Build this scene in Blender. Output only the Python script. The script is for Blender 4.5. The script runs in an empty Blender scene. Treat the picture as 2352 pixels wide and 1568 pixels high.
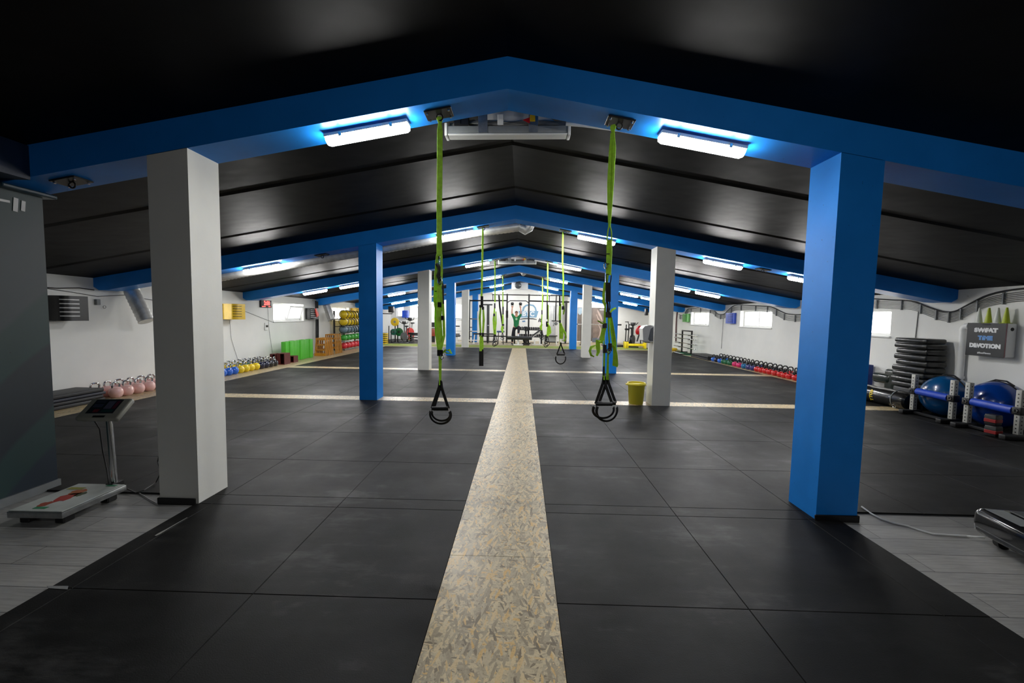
import bpy, bmesh, math, random
from math import sin, cos, pi, radians
from mathutils import Vector, Matrix

random.seed(7)
SC = bpy.context.scene
COL = SC.collection

# ---------------------------------------------------------------- mesh builder
class MB:
    def __init__(self):
        self.v = []; self.f = []; self.m = []
    def add(self, vs, fs, mi=0):
        o = len(self.v)
        self.v += [tuple(p) for p in vs]
        self.f += [tuple(o + i for i in f) for f in fs]
        self.m += [mi] * len(fs)
        return self
    def box(self, x0, x1, y0, y1, z0, z1, mi=0, M=None):
        vs = [Vector((x, y, z)) for z in (z0, z1) for y in (y0, y1) for x in (x0, x1)]
        if M is not None: vs = [M @ p for p in vs]
        return self.add(vs, [(0, 2, 3, 1), (4, 5, 7, 6), (0, 1, 5, 4), (2, 6, 7, 3), (0, 4, 6, 2), (1, 3, 7, 5)], mi)
    def rbox(self, x0, x1, y0, y1, z0, z1, r=0.01, seg=2, mi=0, M=None):
        bm = bmesh.new()
        bmesh.ops.create_cube(bm, size=1.0)
        for p in bm.verts:
            p.co = Vector(((x0 + x1) / 2 + p.co.x * (x1 - x0), (y0 + y1) / 2 + p.co.y * (y1 - y0), (z0 + z1) / 2 + p.co.z * (z1 - z0)))
        r = min(r, 0.49 * min(x1 - x0, y1 - y0, z1 - z0))
        bmesh.ops.bevel(bm, geom=list(bm.edges), offset=r, segments=seg, profile=0.5, affect='EDGES')
        bm.verts.index_update()
        vs = [p.co.copy() for p in bm.verts]
        if M is not None: vs = [M @ p for p in vs]
        fs = [tuple(q.index for q in f.verts) for f in bm.faces]
        bm.free()
        return self.add(vs, fs, mi)
    def cyl(self, a, b, r0, r1=None, n=12, caps=True, mi=0):
        a = Vector(a); b = Vector(b)
        if r1 is None: r1 = r0
        d = (b - a).normalized()
        e = d.orthogonal().normalized(); g = d.cross(e)
        vs = []
        for c, r in ((a, r0), (b, r1)):
            for i in range(n):
                t = 2 * pi * i / n
                vs.append(c + (e * cos(t) + g * sin(t)) * r)
        fs = [(i, (i + 1) % n, n + (i + 1) % n, n + i) for i in range(n)]
        if caps: fs += [tuple(reversed(range(n))), tuple(range(n, 2 * n))]
        return self.add(vs, fs, mi)
    def tube(self, pts, r, n=8, caps=True, closed=False, mi=0):
        P = [Vector(p) for p in pts]; k = len(P)
        R = r if isinstance(r, (list, tuple)) else [r] * k
        prev = None; vs = []
        for i in range(k):
            if closed: d = (P[(i + 1) % k] - P[i - 1])
            else: d = P[min(i + 1, k - 1)] - P[max(i - 1, 0)]
            d.normalize()
            if prev is None: e = d.orthogonal().normalized()
            else:
                e = prev - d * prev.dot(d)
                e = e.normalized() if e.length > 1e-6 else d.orthogonal().normalized()
            prev = e; g = d.cross(e)
            for j in range(n):
                t = 2 * pi * j / n
                vs.append(P[i] + (e * cos(t) + g * sin(t)) * R[i])
        fs = []
        for i in range(k if closed else k - 1):
            a = i * n; b = ((i + 1) % k) * n
            fs += [(a + j, a + (j + 1) % n, b + (j + 1) % n, b + j) for j in range(n)]
        if caps and not closed: fs += [tuple(reversed(range(n))), tuple(range((k - 1) * n, k * n))]
        return self.add(vs, fs, mi)
    def lathe(self, prof, c=(0, 0, 0), n=20, M=None, mi=0):
        # prof: (r, z) from bottom to top
        c = Vector(c); vs = []; fs = []; rings = []
        for r, z in prof:
            if r < 1e-5:
                rings.append([len(vs)]); vs.append(Vector((0, 0, z)))
            else:
                rings.append(list(range(len(vs), len(vs) + n)))
                vs += [Vector((r * cos(2 * pi * i / n), r * sin(2 * pi * i / n), z)) for i in range(n)]
        for a, b in zip(rings, rings[1:]):
            if len(a) == 1 and len(b) == 1: continue
            if len(a) == 1: fs += [(a[0], b[(i + 1) % n], b[i]) for i in range(n)]
            elif len(b) == 1: fs += [(a[i], a[(i + 1) % n], b[0]) for i in range(n)]
            else: fs += [(a[i], a[(i + 1) % n], b[(i + 1) % n], b[i]) for i in range(n)]
        if len(rings[0]) > 1: fs.append(tuple(reversed(rings[0])))
        if len(rings[-1]) > 1: fs.append(tuple(rings[-1]))
        if M is not None: vs = [M @ p for p in vs]
        return self.add([p + c for p in vs], fs, mi)
    def ball(self, c, r, n=16, m=10, s=(1, 1, 1), M=None, mi=0):
        prof = [(r * sin(pi * i / m), -r * cos(pi * i / m)) for i in range(m + 1)]
        prof[0] = (0, -r); prof[-1] = (0, r)
        S = Matrix.Diagonal((s[0], s[1], s[2], 1))
        if M is not None: S = M @ S
        return self.lathe(prof, c, n, S, mi)
    def ribbon(self, pts, w, t=0.003, side=(1, 0, 0), mi=0):
        P = [Vector(p) for p in pts]; k = len(P)
        W = w if isinstance(w, (list, tuple)) else [w] * k
        S = side if isinstance(side, list) else [side] * k
        vs = []
        for i in range(k):
            d = (P[min(i + 1, k - 1)] - P[max(i - 1, 0)]).normalized()
            s = Vector(S[i]); s = s - d * s.dot(d)
            s = s.normalized() if s.length > 1e-6 else d.orthogonal().normalized()
            q = d.cross(s) * (t / 2); s = s * (W[i] / 2)
            vs += [P[i] - s - q, P[i] + s - q, P[i] + s + q, P[i] - s + q]
        fs = []
        for i in range(k - 1):
            a = 4 * i; b = a + 4
            fs += [(a + j, a + (j + 1) % 4, b + (j + 1) % 4, b + j) for j in range(4)]
        fs += [(3, 2, 1, 0), tuple(4 * (k - 1) + j for j in range(4))]
        return self.add(vs, fs, mi)
    def prism(self, poly, a, b, axis='y', mi=0, M=None):
        # poly in the plane normal to axis (x: (y,z), y: (x,z), z: (x,y))
        def P(p, h):
            if axis == 'y': return Vector((p[0], h, p[1]))
            if axis == 'x': return Vector((h, p[0], p[1]))
            return Vector((p[0], p[1], h))
        n = len(poly)
        vs = [P(p, a) for p in poly] + [P(p, b) for p in poly]
        if M is not None: vs = [M @ p for p in vs]
        fs = [tuple(reversed(range(n))), tuple(range(n, 2 * n))] + [(i, (i + 1) % n, n + (i + 1) % n, n + i) for i in range(n)]
        return self.add(vs, fs, mi)
    def build(self, name, mats, parent=None, smooth=True, ang=35, loc=None):
        me = bpy.data.meshes.new(name)
        me.from_pydata(self.v, [], self.f)
        ms = mats if isinstance(mats, (list, tuple)) else [mats]
        for m in ms: me.materials.append(m)
        if len(ms) > 1: me.polygons.foreach_set('material_index', self.m)
        bm = bmesh.new(); bm.from_mesh(me)
        bmesh.ops.recalc_face_normals(bm, faces=bm.faces)
        bm.to_mesh(me); bm.free()
        if smooth:
            me.shade_smooth(); me.set_sharp_from_angle(angle=radians(ang))
        me.update()
        return link(name, me, parent, loc)

def link(name, data, parent=None, loc=None):
    o = bpy.data.objects.new(name, data); COL.objects.link(o)
    if parent is not None: o.parent = parent
    if loc is not None: o.location = loc
    return o
def tag(o, label, cat=None, group=None, kind=None):
    o['label'] = label
    if cat: o['category'] = cat
    if group: o['group'] = group
    if kind: o['kind'] = kind
    return o
def thing(name, label, cat, loc=(0, 0, 0), rz=0.0, group=None, kind=None, rot=None):
    o = bpy.data.objects.new(name, None); COL.objects.link(o)
    o.empty_display_size = 0.1
    o.location = loc; o.rotation_euler = rot if rot else (0, 0, rz)
    return tag(o, label, cat, group, kind)
def dup(src, loc, rz=None, label=None, group=None, mats=None, rot=None, scale=None):
    c = src.copy(); COL.objects.link(c); c.location = loc
    if rz is not None: c.rotation_euler = (0, 0, rz)
    if rot is not None: c.rotation_euler = rot
    if scale is not None: c.scale = scale
    if label: c['label'] = label
    if group: c['group'] = group
    for ch in list(src.children):
        d = ch.copy(); COL.objects.link(d); d.parent = c
        for g in list(ch.children):
            e = g.copy(); COL.objects.link(e); e.parent = d
    return c
def remat(root, part, mat):
    for ch in root.children:
        if ch.name.split('.')[0] == part:
            ch.data = ch.data.copy(); ch.data.materials[0] = mat
def RX(a): return Matrix.Rotation(a, 4, 'X')
def RY(a): return Matrix.Rotation(a, 4, 'Y')
def RZ(a): return Matrix.Rotation(a, 4, 'Z')
def T(x, y, z): return Matrix.Translation((x, y, z))
def arc(c, r, a0, a1, n, plane='xz', r2=None):
    out = []
    for i in range(n + 1):
        t = a0 + (a1 - a0) * i / n
        p, q = r * cos(t), (r2 or r) * sin(t)
        if plane == 'xz': out.append((c[0] + p, c[1], c[2] + q))
        elif plane == 'yz': out.append((c[0], c[1] + p, c[2] + q))
        else: out.append((c[0] + p, c[1] + q, c[2]))
    return out
def text_mesh(name, s, size, mat, parent, M, depth=0.002, bold=0.0, align='CENTER', shear=0.0, squash=1.0):
    cu = bpy.data.curves.new(name, 'FONT'); cu.body = s; cu.size = size; cu.extrude = depth
    cu.align_x = align; cu.align_y = 'CENTER'; cu.offset = bold; cu.shear = shear; cu.resolution_u = 3
    o = bpy.data.objects.new(name, cu); COL.objects.link(o)
    dg = bpy.context.evaluated_depsgraph_get(); dg.update()
    me = bpy.data.meshes.new_from_object(o.evaluated_get(dg))
    bpy.data.objects.remove(o)
    me.transform(M @ Matrix.Diagonal((squash, 1, 1, 1)))
    me.materials.clear(); me.materials.append(mat); me.name = name
    return link(name, me, parent)

# ---------------------------------------------------------------- materials
def lin(c):
    c = c / 255.0
    return c / 12.92 if c <= 0.04045 else ((c + 0.055) / 1.055) ** 2.4
def rgb(r, g, b): return (lin(r), lin(g), lin(b), 1.0)
class NT:
    def __init__(self, name):
        self.m = bpy.data.materials.new(name); self.m.use_nodes = True
        self.t = self.m.node_tree; self.b = self.t.nodes['Principled BSDF']
    def n(self, kind, **kw):
        x = self.t.nodes.new(kind)
        for k, v in kw.items():
            if hasattr(x, k): setattr(x, k, v)
            else: x.inputs[k.replace('_', ' ')].default_value = v
        return x
    def l(self, a, b): self.t.links.new(a, b)
    def ramp(self, fac, stops):
        r = self.n('ShaderNodeValToRGB')
        e = r.color_ramp.elements
        while len(e) < len(stops): e.new(0.5)
        for i, (p, c) in enumerate(stops):
            e[i].position = p; e[i].color = c if len(c) == 4 else (*c, 1)
        self.l(fac, r.inputs['Fac']); return r
    def coord(self, scale=(1, 1, 1), rot=(0, 0, 0), kind='Object'):
        tc = self.n('ShaderNodeTexCoord'); mp = self.n('ShaderNodeMapping')
        mp.inputs['Scale'].default_value = scale; mp.inputs['Rotation'].default_value = rot
        self.l(tc.outputs[kind], mp.inputs['Vector']); return mp.outputs['Vector']
    def coord_t(self, scale, rot):
        tc = self.n('ShaderNodeTexCoord'); mp = self.n('ShaderNodeMapping'); mp.vector_type = 'TEXTURE'
        mp.inputs['Scale'].default_value = (1 / scale[0], 1 / scale[1], 1); mp.inputs['Rotation'].default_value = (0, 0, rot)
        self.l(tc.outputs['Object'], mp.inputs['Vector']); return mp.outputs['Vector']
    def noise(self, vec, scale, detail=4, rough=0.55):
        x = self.n('ShaderNodeTexNoise')
        x.inputs['Scale'].default_value = scale; x.inputs['Detail'].default_value = detail; x.inputs['Roughness'].default_value = rough
        self.l(vec, x.inputs['Vector']); return x
    def bump(self, h, strength=0.2, dist=0.01):
        x = self.n('ShaderNodeBump'); x.inputs['Strength'].default_value = strength; x.inputs['Distance'].default_value = dist
        self.l(h, x.inputs['Height']); self.l(x.outputs['Normal'], self.b.inputs['Normal']); return x
def mat(name, col, rough=0.5, metal=0.0, var=0.12, vs=6.0, bump=0.0, bs=60.0, coat=0.0, spec=0.5):
    k = NT(name)
    k.b.inputs['Roughness'].default_value = rough; k.b.inputs['Metallic'].default_value = metal
    k.b.inputs['Coat Weight'].default_value = coat; k.b.inputs['Specular IOR Level'].default_value = spec
    v = k.coord()
    nz = k.noise(v, vs, 3)
    c = col
    lo = tuple(min(1, x * (1 - var)) for x in c[:3]); hi = tuple(min(1, x * (1 + var)) for x in c[:3])
    r = k.ramp(nz.outputs['Fac'], [(0.3, lo), (0.7, hi)])
    k.l(r.outputs['Color'], k.b.inputs['Base Color'])
    if bump:
        b2 = k.noise(v, bs, 3); k.bump(b2.outputs['Fac'], bump, 0.004)
    return k.m
def emit(name, col, s):
    k = NT(name)
    k.b.inputs['Base Color'].default_value = (*col[:3], 1)
    k.b.inputs['Emission Color'].default_value = (*col[:3], 1); k.b.inputs['Emission Strength'].default_value = s
    return k.m
# ---------------------------------------------------------------- camera
CAM_H = 1.5131
yaw, pit, rol = 0.0232, 0.0621, 0.0152
R0 = Vector((cos(yaw), sin(yaw), 0)); FW = Vector((-sin(yaw) * cos(pit), cos(yaw) * cos(pit), -sin(pit)))
U0 = Vector((-sin(yaw) * sin(pit), cos(yaw) * sin(pit), cos(pit)))
Rr = R0 * cos(rol) + U0 * sin(rol); Ur = U0 * cos(rol) - R0 * sin(rol)
cd = bpy.data.cameras.new('camera'); cam = bpy.data.objects.new('camera', cd); COL.objects.link(cam)
cam.matrix_world = Matrix(((Rr.x, Ur.x, -FW.x, 0), (Rr.y, Ur.y, -FW.y, 0), (Rr.z, Ur.z, -FW.z, CAM_H), (0, 0, 0, 1)))
cd.sensor_width = 36.0; cd.lens = 936.5577 / 2352 * 36.0; cd.clip_start = 0.02; cd.clip_end = 100
SC.camera = cam
SC.view_settings.view_transform = 'Standard'; SC.view_settings.look = 'None'; SC.view_settings.exposure = 0.0
SC.view_settings.gamma = 1.0; SC.view_settings.use_curve_mapping = False
w = bpy.data.worlds.new('world'); SC.world = w; w.use_nodes = True
w.node_tree.nodes['Background'].inputs['Color'].default_value = (0.6, 0.75, 1.0, 1)
w.node_tree.nodes['Background'].inputs['Strength'].default_value = 1.0
SC.cycles.use_denoising = True
SC.cycles.max_bounces = 8; SC.cycles.diffuse_bounces = 5; SC.cycles.glossy_bounces = 4
SC.cycles.sample_clamp_indirect = 8.0

# ---------------------------------------------------------------- shared materials
BLUE = rgb(14, 104, 184)
def paint_blue():
    k = NT('blue_paint'); v = k.coord()
    nz = k.noise(v, 2.5, 4); r = k.ramp(nz.outputs['Fac'], [(0.3, (0.007, 0.20, 0.66)), (0.7, (0.011, 0.235, 0.76))])
    sp = k.noise(v, 55, 2); s2 = k.ramp(sp.outputs['Fac'], [(0.74, (0, 0, 0)), (0.78, (1, 1, 1))])
    mx = k.n('ShaderNodeMix'); mx.data_type = 'RGBA'; k.l(s2.outputs['Color'], mx.inputs['Factor'])
    k.l(r.outputs['Color'], mx.inputs['A']); mx.inputs['B'].default_value = (0.004, 0.05, 0.14, 1)
    k.l(mx.outputs['Result'], k.b.inputs['Base Color'])
    k.b.inputs['Roughness'].default_value = 0.42; k.b.inputs['Specular IOR Level'].default_value = 0.25
    b2 = k.noise(v, 30, 3); k.bump(b2.outputs['Fac'], 0.08, 0.004); return k.m
M_BLUE = paint_blue()
M_WHITE_COL = mat('white_column_paint', rgb(226, 226, 220), 0.6, var=0.03, vs=3, bump=0.12, bs=40)
M_WALL = None
def wall_mat():
    k = NT('white_wall_paint'); v = k.coord()
    nz = k.noise(v, 0.9, 4); r = k.ramp(nz.outputs['Fac'], [(0.3, rgb(226, 227, 224)), (0.7, rgb(238, 238, 234))])
    sm = k.noise(v, 7, 2); s2 = k.ramp(sm.outputs['Fac'], [(0.77, (0, 0, 0)), (0.82, (1, 1, 1))])
    mx = k.n('ShaderNodeMix'); mx.data_type = 'RGBA'; k.l(s2.outputs['Color'], mx.inputs['Factor'])
    k.l(r.outputs['Color'], mx.inputs['A']); mx.inputs['B'].default_value = rgb(200, 200, 196)
    k.l(mx.outputs['Result'], k.b.inputs['Base Color']); k.b.inputs['Roughness'].default_value = 0.7
    b2 = k.noise(v, 24, 5); k.bump(b2.outputs['Fac'], 0.15, 0.006); return k.m
M_WALL = wall_mat()
def ceil_mat():
    k = NT('black_ceiling_membrane'); v = k.coord()
    nz = k.noise(v, 1.2, 4); r = k.ramp(nz.outputs['Fac'], [(0.3, (0.0022, 0.0022, 0.0023)), (0.7, (0.0040, 0.0040, 0.0040))])
    k.l(r.outputs['Color'], k.b.inputs['Base Color']); k.b.inputs['Roughness'].default_value = 0.55; k.b.inputs['Specular IOR Level'].default_value = 0.09
    b2 = k.noise(v, 2.0, 2); k.bump(b2.outputs['Fac'], 0.25, 0.05); return k.m
M_CEIL = ceil_mat()
def rubber_mat():
    k = NT('black_rubber_tiles'); v = k.coord()
    big = k.noise(v, 1.1, 5, 0.62); st = k.noise(k.coord((0.7, 2.6, 1)), 1.6, 5, 0.7)
    mul = k.n('ShaderNodeMath'); mul.operation = 'MULTIPLY'; k.l(big.outputs['Fac'], mul.inputs[0]); k.l(st.outputs['Fac'], mul.inputs[1])
    r = k.ramp(mul.outputs[0], [(0.20, (0.0046, 0.0046, 0.0045)), (0.30, (0.009, 0.009, 0.0088)), (0.42, (0.040, 0.0402, 0.0395))])
    sp = k.noise(v, 420, 2); s2 = k.ramp(sp.outputs['Fac'], [(0.70, (0, 0, 0)), (0.78, (0.09, 0.09, 0.085))])
    ad = k.n('ShaderNodeMix'); ad.data_type = 'RGBA'; ad.blend_type = 'ADD'; ad.inputs['Factor'].default_value = 0.6
    k.l(r.outputs['Color'], ad.inputs['A']); k.l(s2.outputs['Color'], ad.inputs['B'])
    k.l(ad.outputs['Result'], k.b.inputs['Base Color'])
    rr = k.ramp(big.outputs['Fac'], [(0.3, (0.60,) * 3), (0.7, (0.46,) * 3)]); k.l(rr.outputs['Color'], k.b.inputs['Roughness']); k.b.inputs['Specular IOR Level'].default_value = 0.16
    b2 = k.noise(v, 160, 3); k.bump(b2.outputs['Fac'], 0.25, 0.003); return k.m
M_RUBBER = rubber_mat()
M_RUBBER_BASE = mat('rubber_gap', (0.004, 0.004, 0.004, 1), 0.9)
def osb_mat(name='osb_board'):
    k = NT(name); prev = None; hts = None
    LAY = [(0.12, (70, 17), 0.0), (0.75, (75, 19), 0.30), (-0.65, (72, 18), 0.42), (1.45, (80, 22), 0.55), (0.3, (85, 20), 0.66), (-0.25, (66, 15), 0.74)]
    for i, (rot, sc, cov) in enumerate(LAY):
        v = k.coord_t(sc, rot)
        dn = k.noise(v, 0.5, 2); mixv = k.n('ShaderNodeMix'); mixv.data_type = 'RGBA'; mixv.blend_type = 'ADD'; mixv.inputs['Factor'].default_value = 0.7
        k.l(v, mixv.inputs['A']); k.l(dn.outputs['Color'], mixv.inputs['B'])
        vo = k.n('ShaderNodeTexVoronoi'); vo.inputs['Scale'].default_value = 1.0; k.l(mixv.outputs['Result'], vo.inputs['Vector'])
        sep = k.n('ShaderNodeSeparateColor'); k.l(vo.outputs['Color'], sep.inputs['Color'])
        r = k.ramp(sep.outputs['Red'], [(0.0, (0.15, 0.11, 0.06)), (0.14, (0.28, 0.23, 0.145)), (0.5, (0.42, 0.35, 0.225)), (0.80, (0.60, 0.49, 0.29)), (1.0, (0.60, 0.38, 0.13))])
        if prev is None: prev = r.outputs['Color']; hts = vo.outputs['Distance']
        else:
            th = k.n('ShaderNodeMath'); th.operation = 'GREATER_THAN'; th.inputs[1].default_value = cov; k.l(sep.outputs['Green'], th.inputs[0])
            m1 = k.n('ShaderNodeMix'); m1.data_type = 'RGBA'; k.l(th.outputs[0], m1.inputs['Factor']); k.l(prev, m1.inputs['A']); k.l(r.outputs['Color'], m1.inputs['B']); prev = m1.outputs['Result']
    g = k.noise(k.coord((1, 1, 1)), 90, 4, .7); gr = k.ramp(g.outputs['Fac'], [(0.30, (0.5, 0.48, 0.44)), (0.48, (1, 1, 1))])
    m2 = k.n('ShaderNodeMix'); m2.data_type = 'RGBA'; m2.blend_type = 'MULTIPLY'; m2.inputs['Factor'].default_value = .8; k.l(prev, m2.inputs['A']); k.l(gr.outputs['Color'], m2.inputs['B'])
    k.l(m2.outputs['Result'], k.b.inputs['Base Color'])
    k.b.inputs['Roughness'].default_value = 0.40; k.b.inputs['Coat Weight'].default_value = 0.2; k.b.inputs['Coat Roughness'].default_value = 0.3
    k.bump(hts, 0.12, 0.002); return k.m
M_OSB = osb_mat()
def lam_mat():
    k = NT('grey_laminate_planks')
    v = k.coord((1, 1, 1)); br = k.n('ShaderNodeTexBrick'); k.l(v, br.inputs['Vector'])
    br.offset = 0.37; br.inputs['Scale'].default_value = 1.0; br.inputs['Mortar Size'].default_value = 0.0022; br.inputs['Brick Width'].default_value = 1.28; br.inputs['Row Height'].default_value = 0.19
    br.inputs['Color1'].default_value = rgb(168, 167, 163); br.inputs['Color2'].default_value = rgb(142, 142, 140); br.inputs['Mortar'].default_value = rgb(70, 70, 70)
    g = k.noise(k.coord((1.6, 22, 1)), 3.0, 6, 0.65); r = k.ramp(g.outputs['Fac'], [(0.3, (0.55, 0.55, 0.55)), (0.65, (1, 1, 1))])
    mx = k.n('ShaderNodeMix'); mx.data_type = 'RGBA'; mx.blend_type = 'MULTIPLY'; mx.inputs['Factor'].default_value = 0.75
    k.l(br.outputs['Color'], mx.inputs['A']); k.l(r.outputs['Color'], mx.inputs['B']); k.l(mx.outputs['Result'], k.b.inputs['Base Color'])
    k.b.inputs['Roughness'].default_value = 0.36; return k.m
M_LAM = lam_mat()
M_TURF = mat('green_turf', (0.19, 0.235, 0.045, 1), 0.9, var=0.35, vs=60, bump=0.6, bs=300)
M_BLACK = mat('black_plastic', (0.008, 0.008, 0.009, 1), 0.45)
M_BLACKG = mat('black_gloss', (0.006, 0.006, 0.007, 1), 0.16, coat=0.4)
M_BLACKM = mat('black_powder_steel', (0.010, 0.010, 0.011, 1), 0.4, metal=0.2)
M_STEEL = mat('chrome_steel', (0.62, 0.63, 0.64, 1), 0.16, metal=1.0, var=0.05)
M_GALV = mat('galvanised_steel', (0.42, 0.43, 0.43, 1), 0.36, metal=0.9, var=0.2, vs=18)
M_FOIL = mat('duct_foil', (0.62, 0.62, 0.60, 1), 0.38, metal=0.55, var=0.15, vs=12, bump=0.25, bs=40)
M_WHITEP = mat('white_plastic', rgb(226, 227, 226), 0.4, var=0.03)
M_WHITEM = mat('white_powder_steel', rgb(222, 223, 220), 0.35, var=0.03)
M_GREYP = mat('grey_plastic', rgb(120, 124, 126), 0.45)
M_GREYC = mat('grey_conduit', rgb(122, 122, 120), 0.5)
M_GREEN = mat('lime_webbing', (0.40, 0.76, 0.030, 1), 0.6, var=0.18, vs=30, bump=0.25, bs=350)
M_BWEB = mat('black_webbing', (0.011, 0.011, 0.012, 1), 0.7, bump=0.25, bs=350)
M_YELLOW = mat('yellow_paint', rgb(222, 178, 22), 0.4)
M_RED = mat('red_plastic', rgb(190, 24, 28), 0.4)
M_VINYL = mat('black_vinyl', (0.010, 0.011, 0.011, 1), 0.28, bump=0.35, bs=9, coat=0.2)
M_DAY = emit('daylit_frosted_pane', (1.0, 0.99, 0.97), 4.0)
M_LAMP = emit('lit_fluorescent_diffuser', (1.0, 0.985, 0.955), 95.0)
M_LAMP2 = emit('boosted_fluorescent_diffuser', (1.0, 0.985, 0.955), 165.0)  # same tubes, emission boosted in place of a brighter tone curve

# ---------------------------------------------------------------- hall dimensions
YB = [3.076, 7.05, 11.07, 15.25, 19.2, 23.3]     # front faces of the six frames
BD = 0.315; RX0 = -0.135; YBACK = 25.0; YF = -3.6
def xl(y): return -7.35 - 0.029 * y
def xr(y): return 7.15 + 0.022 * y
def zb(x): return 3.165 - 0.181 * abs(x - RX0)     # underside of the beams
def zc(x): return 3.392 - 0.178 * abs(x - RX0)     # ceiling
CL = (-2.838, -2.526); CR = (2.275, 2.588)

def S(o, label, cat): return tag(o, label, cat, kind='structure')

# floors -------------------------------------------------------------
def tiles(mb, x0, x1, y0, y1, xa, ya, g=0.0035, d=0.006):
    def cuts(a, b, o):
        c = [a]; k = math.ceil((a - o) + 1e-6)
        while o + k < b - 0.02:
            if o + k > a + 0.02: c.append(o + k)
            k += 1
        return c + [b]
    X = cuts(x0, x1, xa); Y = cuts(y0, y1, ya)
    for i in range(len(X) - 1):
        for j in range(len(Y) - 1):
            a, b, c, e = X[i], X[i + 1], Y[j], Y[j + 1]
            vs = [(a, c, -d), (b, c, -d), (b, e, -d), (a, e, -d), (a + g, c + g, 0), (b - g, c + g, 0), (b - g, e - g, 0), (a + g, e - g, 0)]
            mb.add(vs, [(4, 5, 6, 7), (0, 1, 5, 4), (1, 2, 6, 5), (2, 3, 7, 6), (3, 0, 4, 7)])
base = MB().box(-8.4, 8.2, YF, YBACK + 0.3, -0.15, -0.021).build('floor', mat('concrete_base', rgb(90, 90, 88), 0.8))
S(base, 'bare floor slab underneath the mats and boards of the hall', 'floor')
mb = MB()
XS0, XS1 = -0.429, 0.2107            # centre strip
tiles(mb, -2.55, XS0, YF, 3.24, -1.4233, 2.0742)
tiles(mb, -6.50, XS0, 3.24, YB[1], -1.4233, 2.0742)
tiles(mb, XS1, 2.45, YF, 3.22, 1.2148, 2.0742)
tiles(mb, XS1, 7.22, 3.22, YB[1], 1.2148, 2.0742)
for a, b in ((YB[1] + 0.32, YB[2]), (YB[2] + 0.32, YB[4])):
    tiles(mb, -6.47, XS0, a, b, -1.4233, a); tiles(mb, XS1, 6.75, a, b, 1.2148, a)
tiles(mb, -7.9, -5.4, 20.2, YBACK, -1.4, 20.2)
rub = mb.build('floor_rubber', M_RUBBER, smooth=False)
S(rub, 'black rubber tile floor with dark seams and grey dusty patches', 'floor')
mb = MB()
mb.box(-2.55, XS0, YF, 3.24, -0.02, -0.0055).box(-6.5, XS0, 3.24, YB[1], -0.02, -0.0055).box(XS1, 2.45, YF, 3.22, -0.02, -0.0055).box(XS1, 7.22, 3.22, YB[1], -0.02, -0.0055)
for a, b in ((YB[1] + 0.32, YB[2]), (YB[2] + 0.32, YB[4])):
    mb.box(-6.47, XS0, a, b, -0.02, -0.0055).box(XS1, 6.75, a, b, -0.02, -0.0055)
mb.box(-7.9, -5.4, 20.2, YBACK, -0.02, -0.0055)
S(mb.build('floor_underlay', M_RUBBER_BASE, smooth=False), 'dark backing seen in the seams between the rubber tiles', 'floor')
mb = MB().box(-7.6, -2.55, YF, 3.24, -0.02, -0.012).box(2.45, 7.3, YF, 3.22, -0.02, -0.012)
S(mb.build('floor_laminate', M_LAM, smooth=False), 'grey wood-look laminate planks in both front corners of the hall', 'floor')
def boards(name, label, rects, n):
    m = MB()
    for (x0, x1, y0, y1, along, off) in rects:
        L = 2.5; a0, a1 = (y0, y1) if along == 'y' else (x0, x1)
        p = a0; q = a0 + off if off else a0 + L
        while p < a1 - 0.01:
            e = min(q, a1)
            if along == 'y': m.rbox(x0, x1, p + 0.001, e - 0.001, -0.02, 0.001, 0.001, 1)
            else: m.rbox(p + 0.001, e - 0.001, y0, y1, -0.02, 0.001, 0.001, 1)
            p = e; q = e + L
    S(m.build(name, M_OSB, smooth=False), label, 'floor strip')
boards('trim_1', 'long pale chipboard strip running down the middle of the floor', [(XS0, XS1, YF, YB[4], 'y', 1.08)], 1)
boards('trim_2', 'chipboard strip along the foot of the left wall', [(-7.9, -6.5, 3.24, YB[1], 'y', 0), (-7.95, -6.47, YB[1], YB[4], 'y', 0)], 2)
boards('trim_3', 'chipboard strip along the foot of the right wall', [(6.75, 7.62, YB[1] + .32, YB[4], 'y', 0)], 3)
boards('trim_4', 'chipboard cross strip between the second pair of columns', [(-6.47, XS0, YB[1], YB[1] + .32, 'x', 1.3), (XS1, 7.4, YB[1], YB[1] + .32, 'x', 2.0)], 4)
boards('trim_5', 'chipboard cross strip between the third pair of columns', [(-6.47, XS0, YB[2], YB[2] + .32, 'x', 1.3), (XS1, 6.75, YB[2], YB[2] + .32, 'x', 2.0)], 5)
boards('trim_6', 'chipboard cross strip in front of the green turf', [(-7.95, 7.7, YB[4], YB[4] + .22, 'x', 2.0)], 6)
boards('trim_7', 'chipboard floor under the machines before the back wall', [(-5.4, 7.75, 20.85, YBACK, 'x', 2.0)], 7)
S(MB().box(-7.9, 7.72, YB[4] + .22, 20.85, -0.02, 0.012).build('floor_turf', M_TURF, smooth=False), 'narrow green turf lane across the back of the hall', 'floor')

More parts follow.
